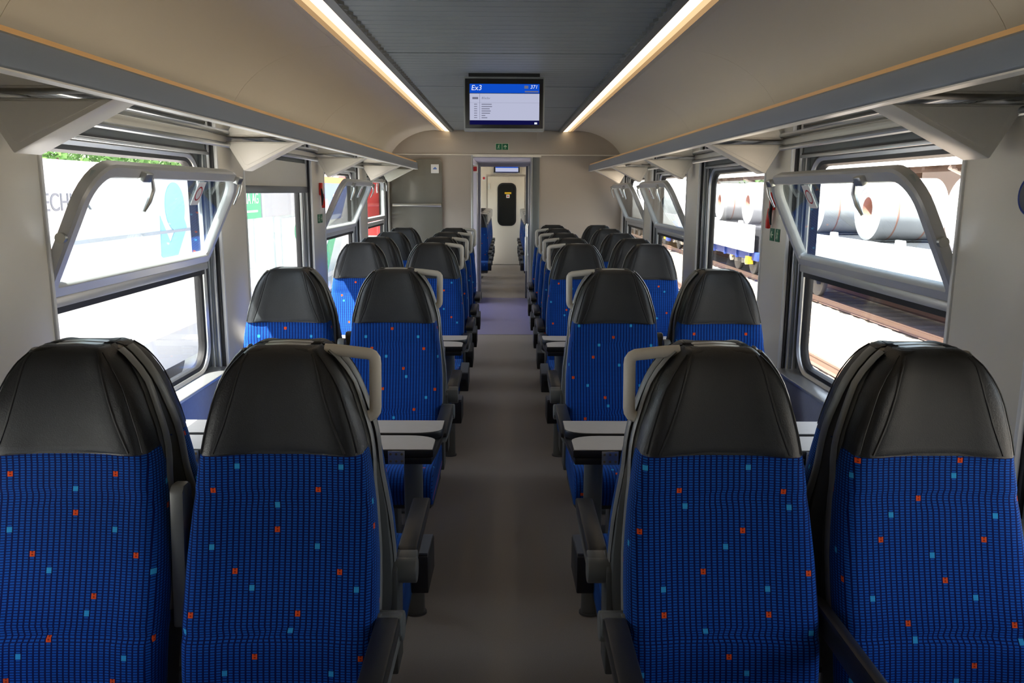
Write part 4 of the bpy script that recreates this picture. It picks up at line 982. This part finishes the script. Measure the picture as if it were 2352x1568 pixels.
link('green_field', MB().prism([(-4.5, 0.2), (0.5, 0.2), (2.2, 1.7), (-4.5, 1.3)], 'x', 0.1, 0.12).mesh('gf'), 'pale_panel', bb)
link('green_swoosh', MB().prism([(-2.5, 0.2), (-1.0, 0.2), (0.9, 1.6), (0.2, 1.7)], 'x', 0.12, 0.13).mesh('gs'), 'green_print', bb)
for q in range(3): link('white_mark', MB().cyl((0.13, -2.0 + q * 1.2, 2.5 - 0.15 * (q % 2)), 'x', 0.28, 0.01, 6).mesh('wm'), 'white', bb)
link('orange_strip', MB().box(0.1, 0.14, -5.3, 6.3, 3.1, 3.3).mesh('os'), 'orange_paint', bb)
rt = empty('red_railcar', (-6.2, 36, GZ), label='red and white railcar standing beyond the banner wall', cat='railcar')
link('body', MB().prism([(-1.4, 0.9), (1.4, 0.9), (1.4, 3.0), (1.0, 3.7), (-1.0, 3.7), (-1.4, 3.0)], 'y', 0, 20).mesh('body', bevel=0.04), 'loco_red', rt)
link('window_band', MB().box(1.38, 1.415, 0.6, 19.4, 2.0, 2.8).mesh('wb'), 'pale_panel', rt)
for y in (2, 4, 15, 17): wheel(rt, 0.8, y)
# trees
def tree(x, y, h, r, label, seed):
    t = empty('broadleaf_tree', (x, y, GZ), label=label, cat='tree', group='trees behind the exhibition'); rnd = random.Random(seed)
    link('trunk', MB().tube([(0, 0, 0), (0.1, 0.05, h * 0.4), (0.0, 0.1, h * 0.7)], [0.22, 0.17, 0.08], 8).mesh('trunk'), 'bark', t)
    m = MB()
    for k in range(5200):
        a, b, q = rnd.uniform(0, 2 * PI), rnd.uniform(-1, 1), rnd.random() ** 0.4
        cs = math.sqrt(1 - b * b); px, py, pz = r * q * cs * math.cos(a), r * q * cs * math.sin(a), h * 0.62 + h * 0.38 * q * b
        d1 = Vector((rnd.uniform(-1, 1), rnd.uniform(-1, 1), rnd.uniform(-1, 1))).normalized() * 0.11; d2 = Vector((rnd.uniform(-1, 1), rnd.uniform(-1, 1), rnd.uniform(-1, 1))).normalized() * 0.085
        i = len(m.v); c = Vector((px, py, pz)); m.v += [tuple(c + d1), tuple(c + d2), tuple(c - d1), tuple(c - d2)]; m.f.append((i, i + 1, i + 2, i + 3))
    link('foliage', m.mesh('foliage', smooth=0), 'leaf', t, kind='stuff')
for j, (x, y, h, r) in enumerate(((-13.0, 24, 7.0, 2.5), (-13.0, 29.2, 8.0, 2.6), (-13.5, 34.6, 7.5, 2.7), (-12.5, 40.2, 7.0, 2.7))):
    tree(x, y, h, r, f'leafy green tree behind the exhibition, {ORD[3 - j]} one counted from the red railcar', 11 + j)
for j, (x, y, h, r) in enumerate(((22, 50, 8.0, 3.5), (20, 60, 9.0, 3.6))):
    tree(x, y, h, r, ['shorter leafy tree beyond the station canopy', 'taller leafy tree beyond the station canopy'][j], 31 + j)
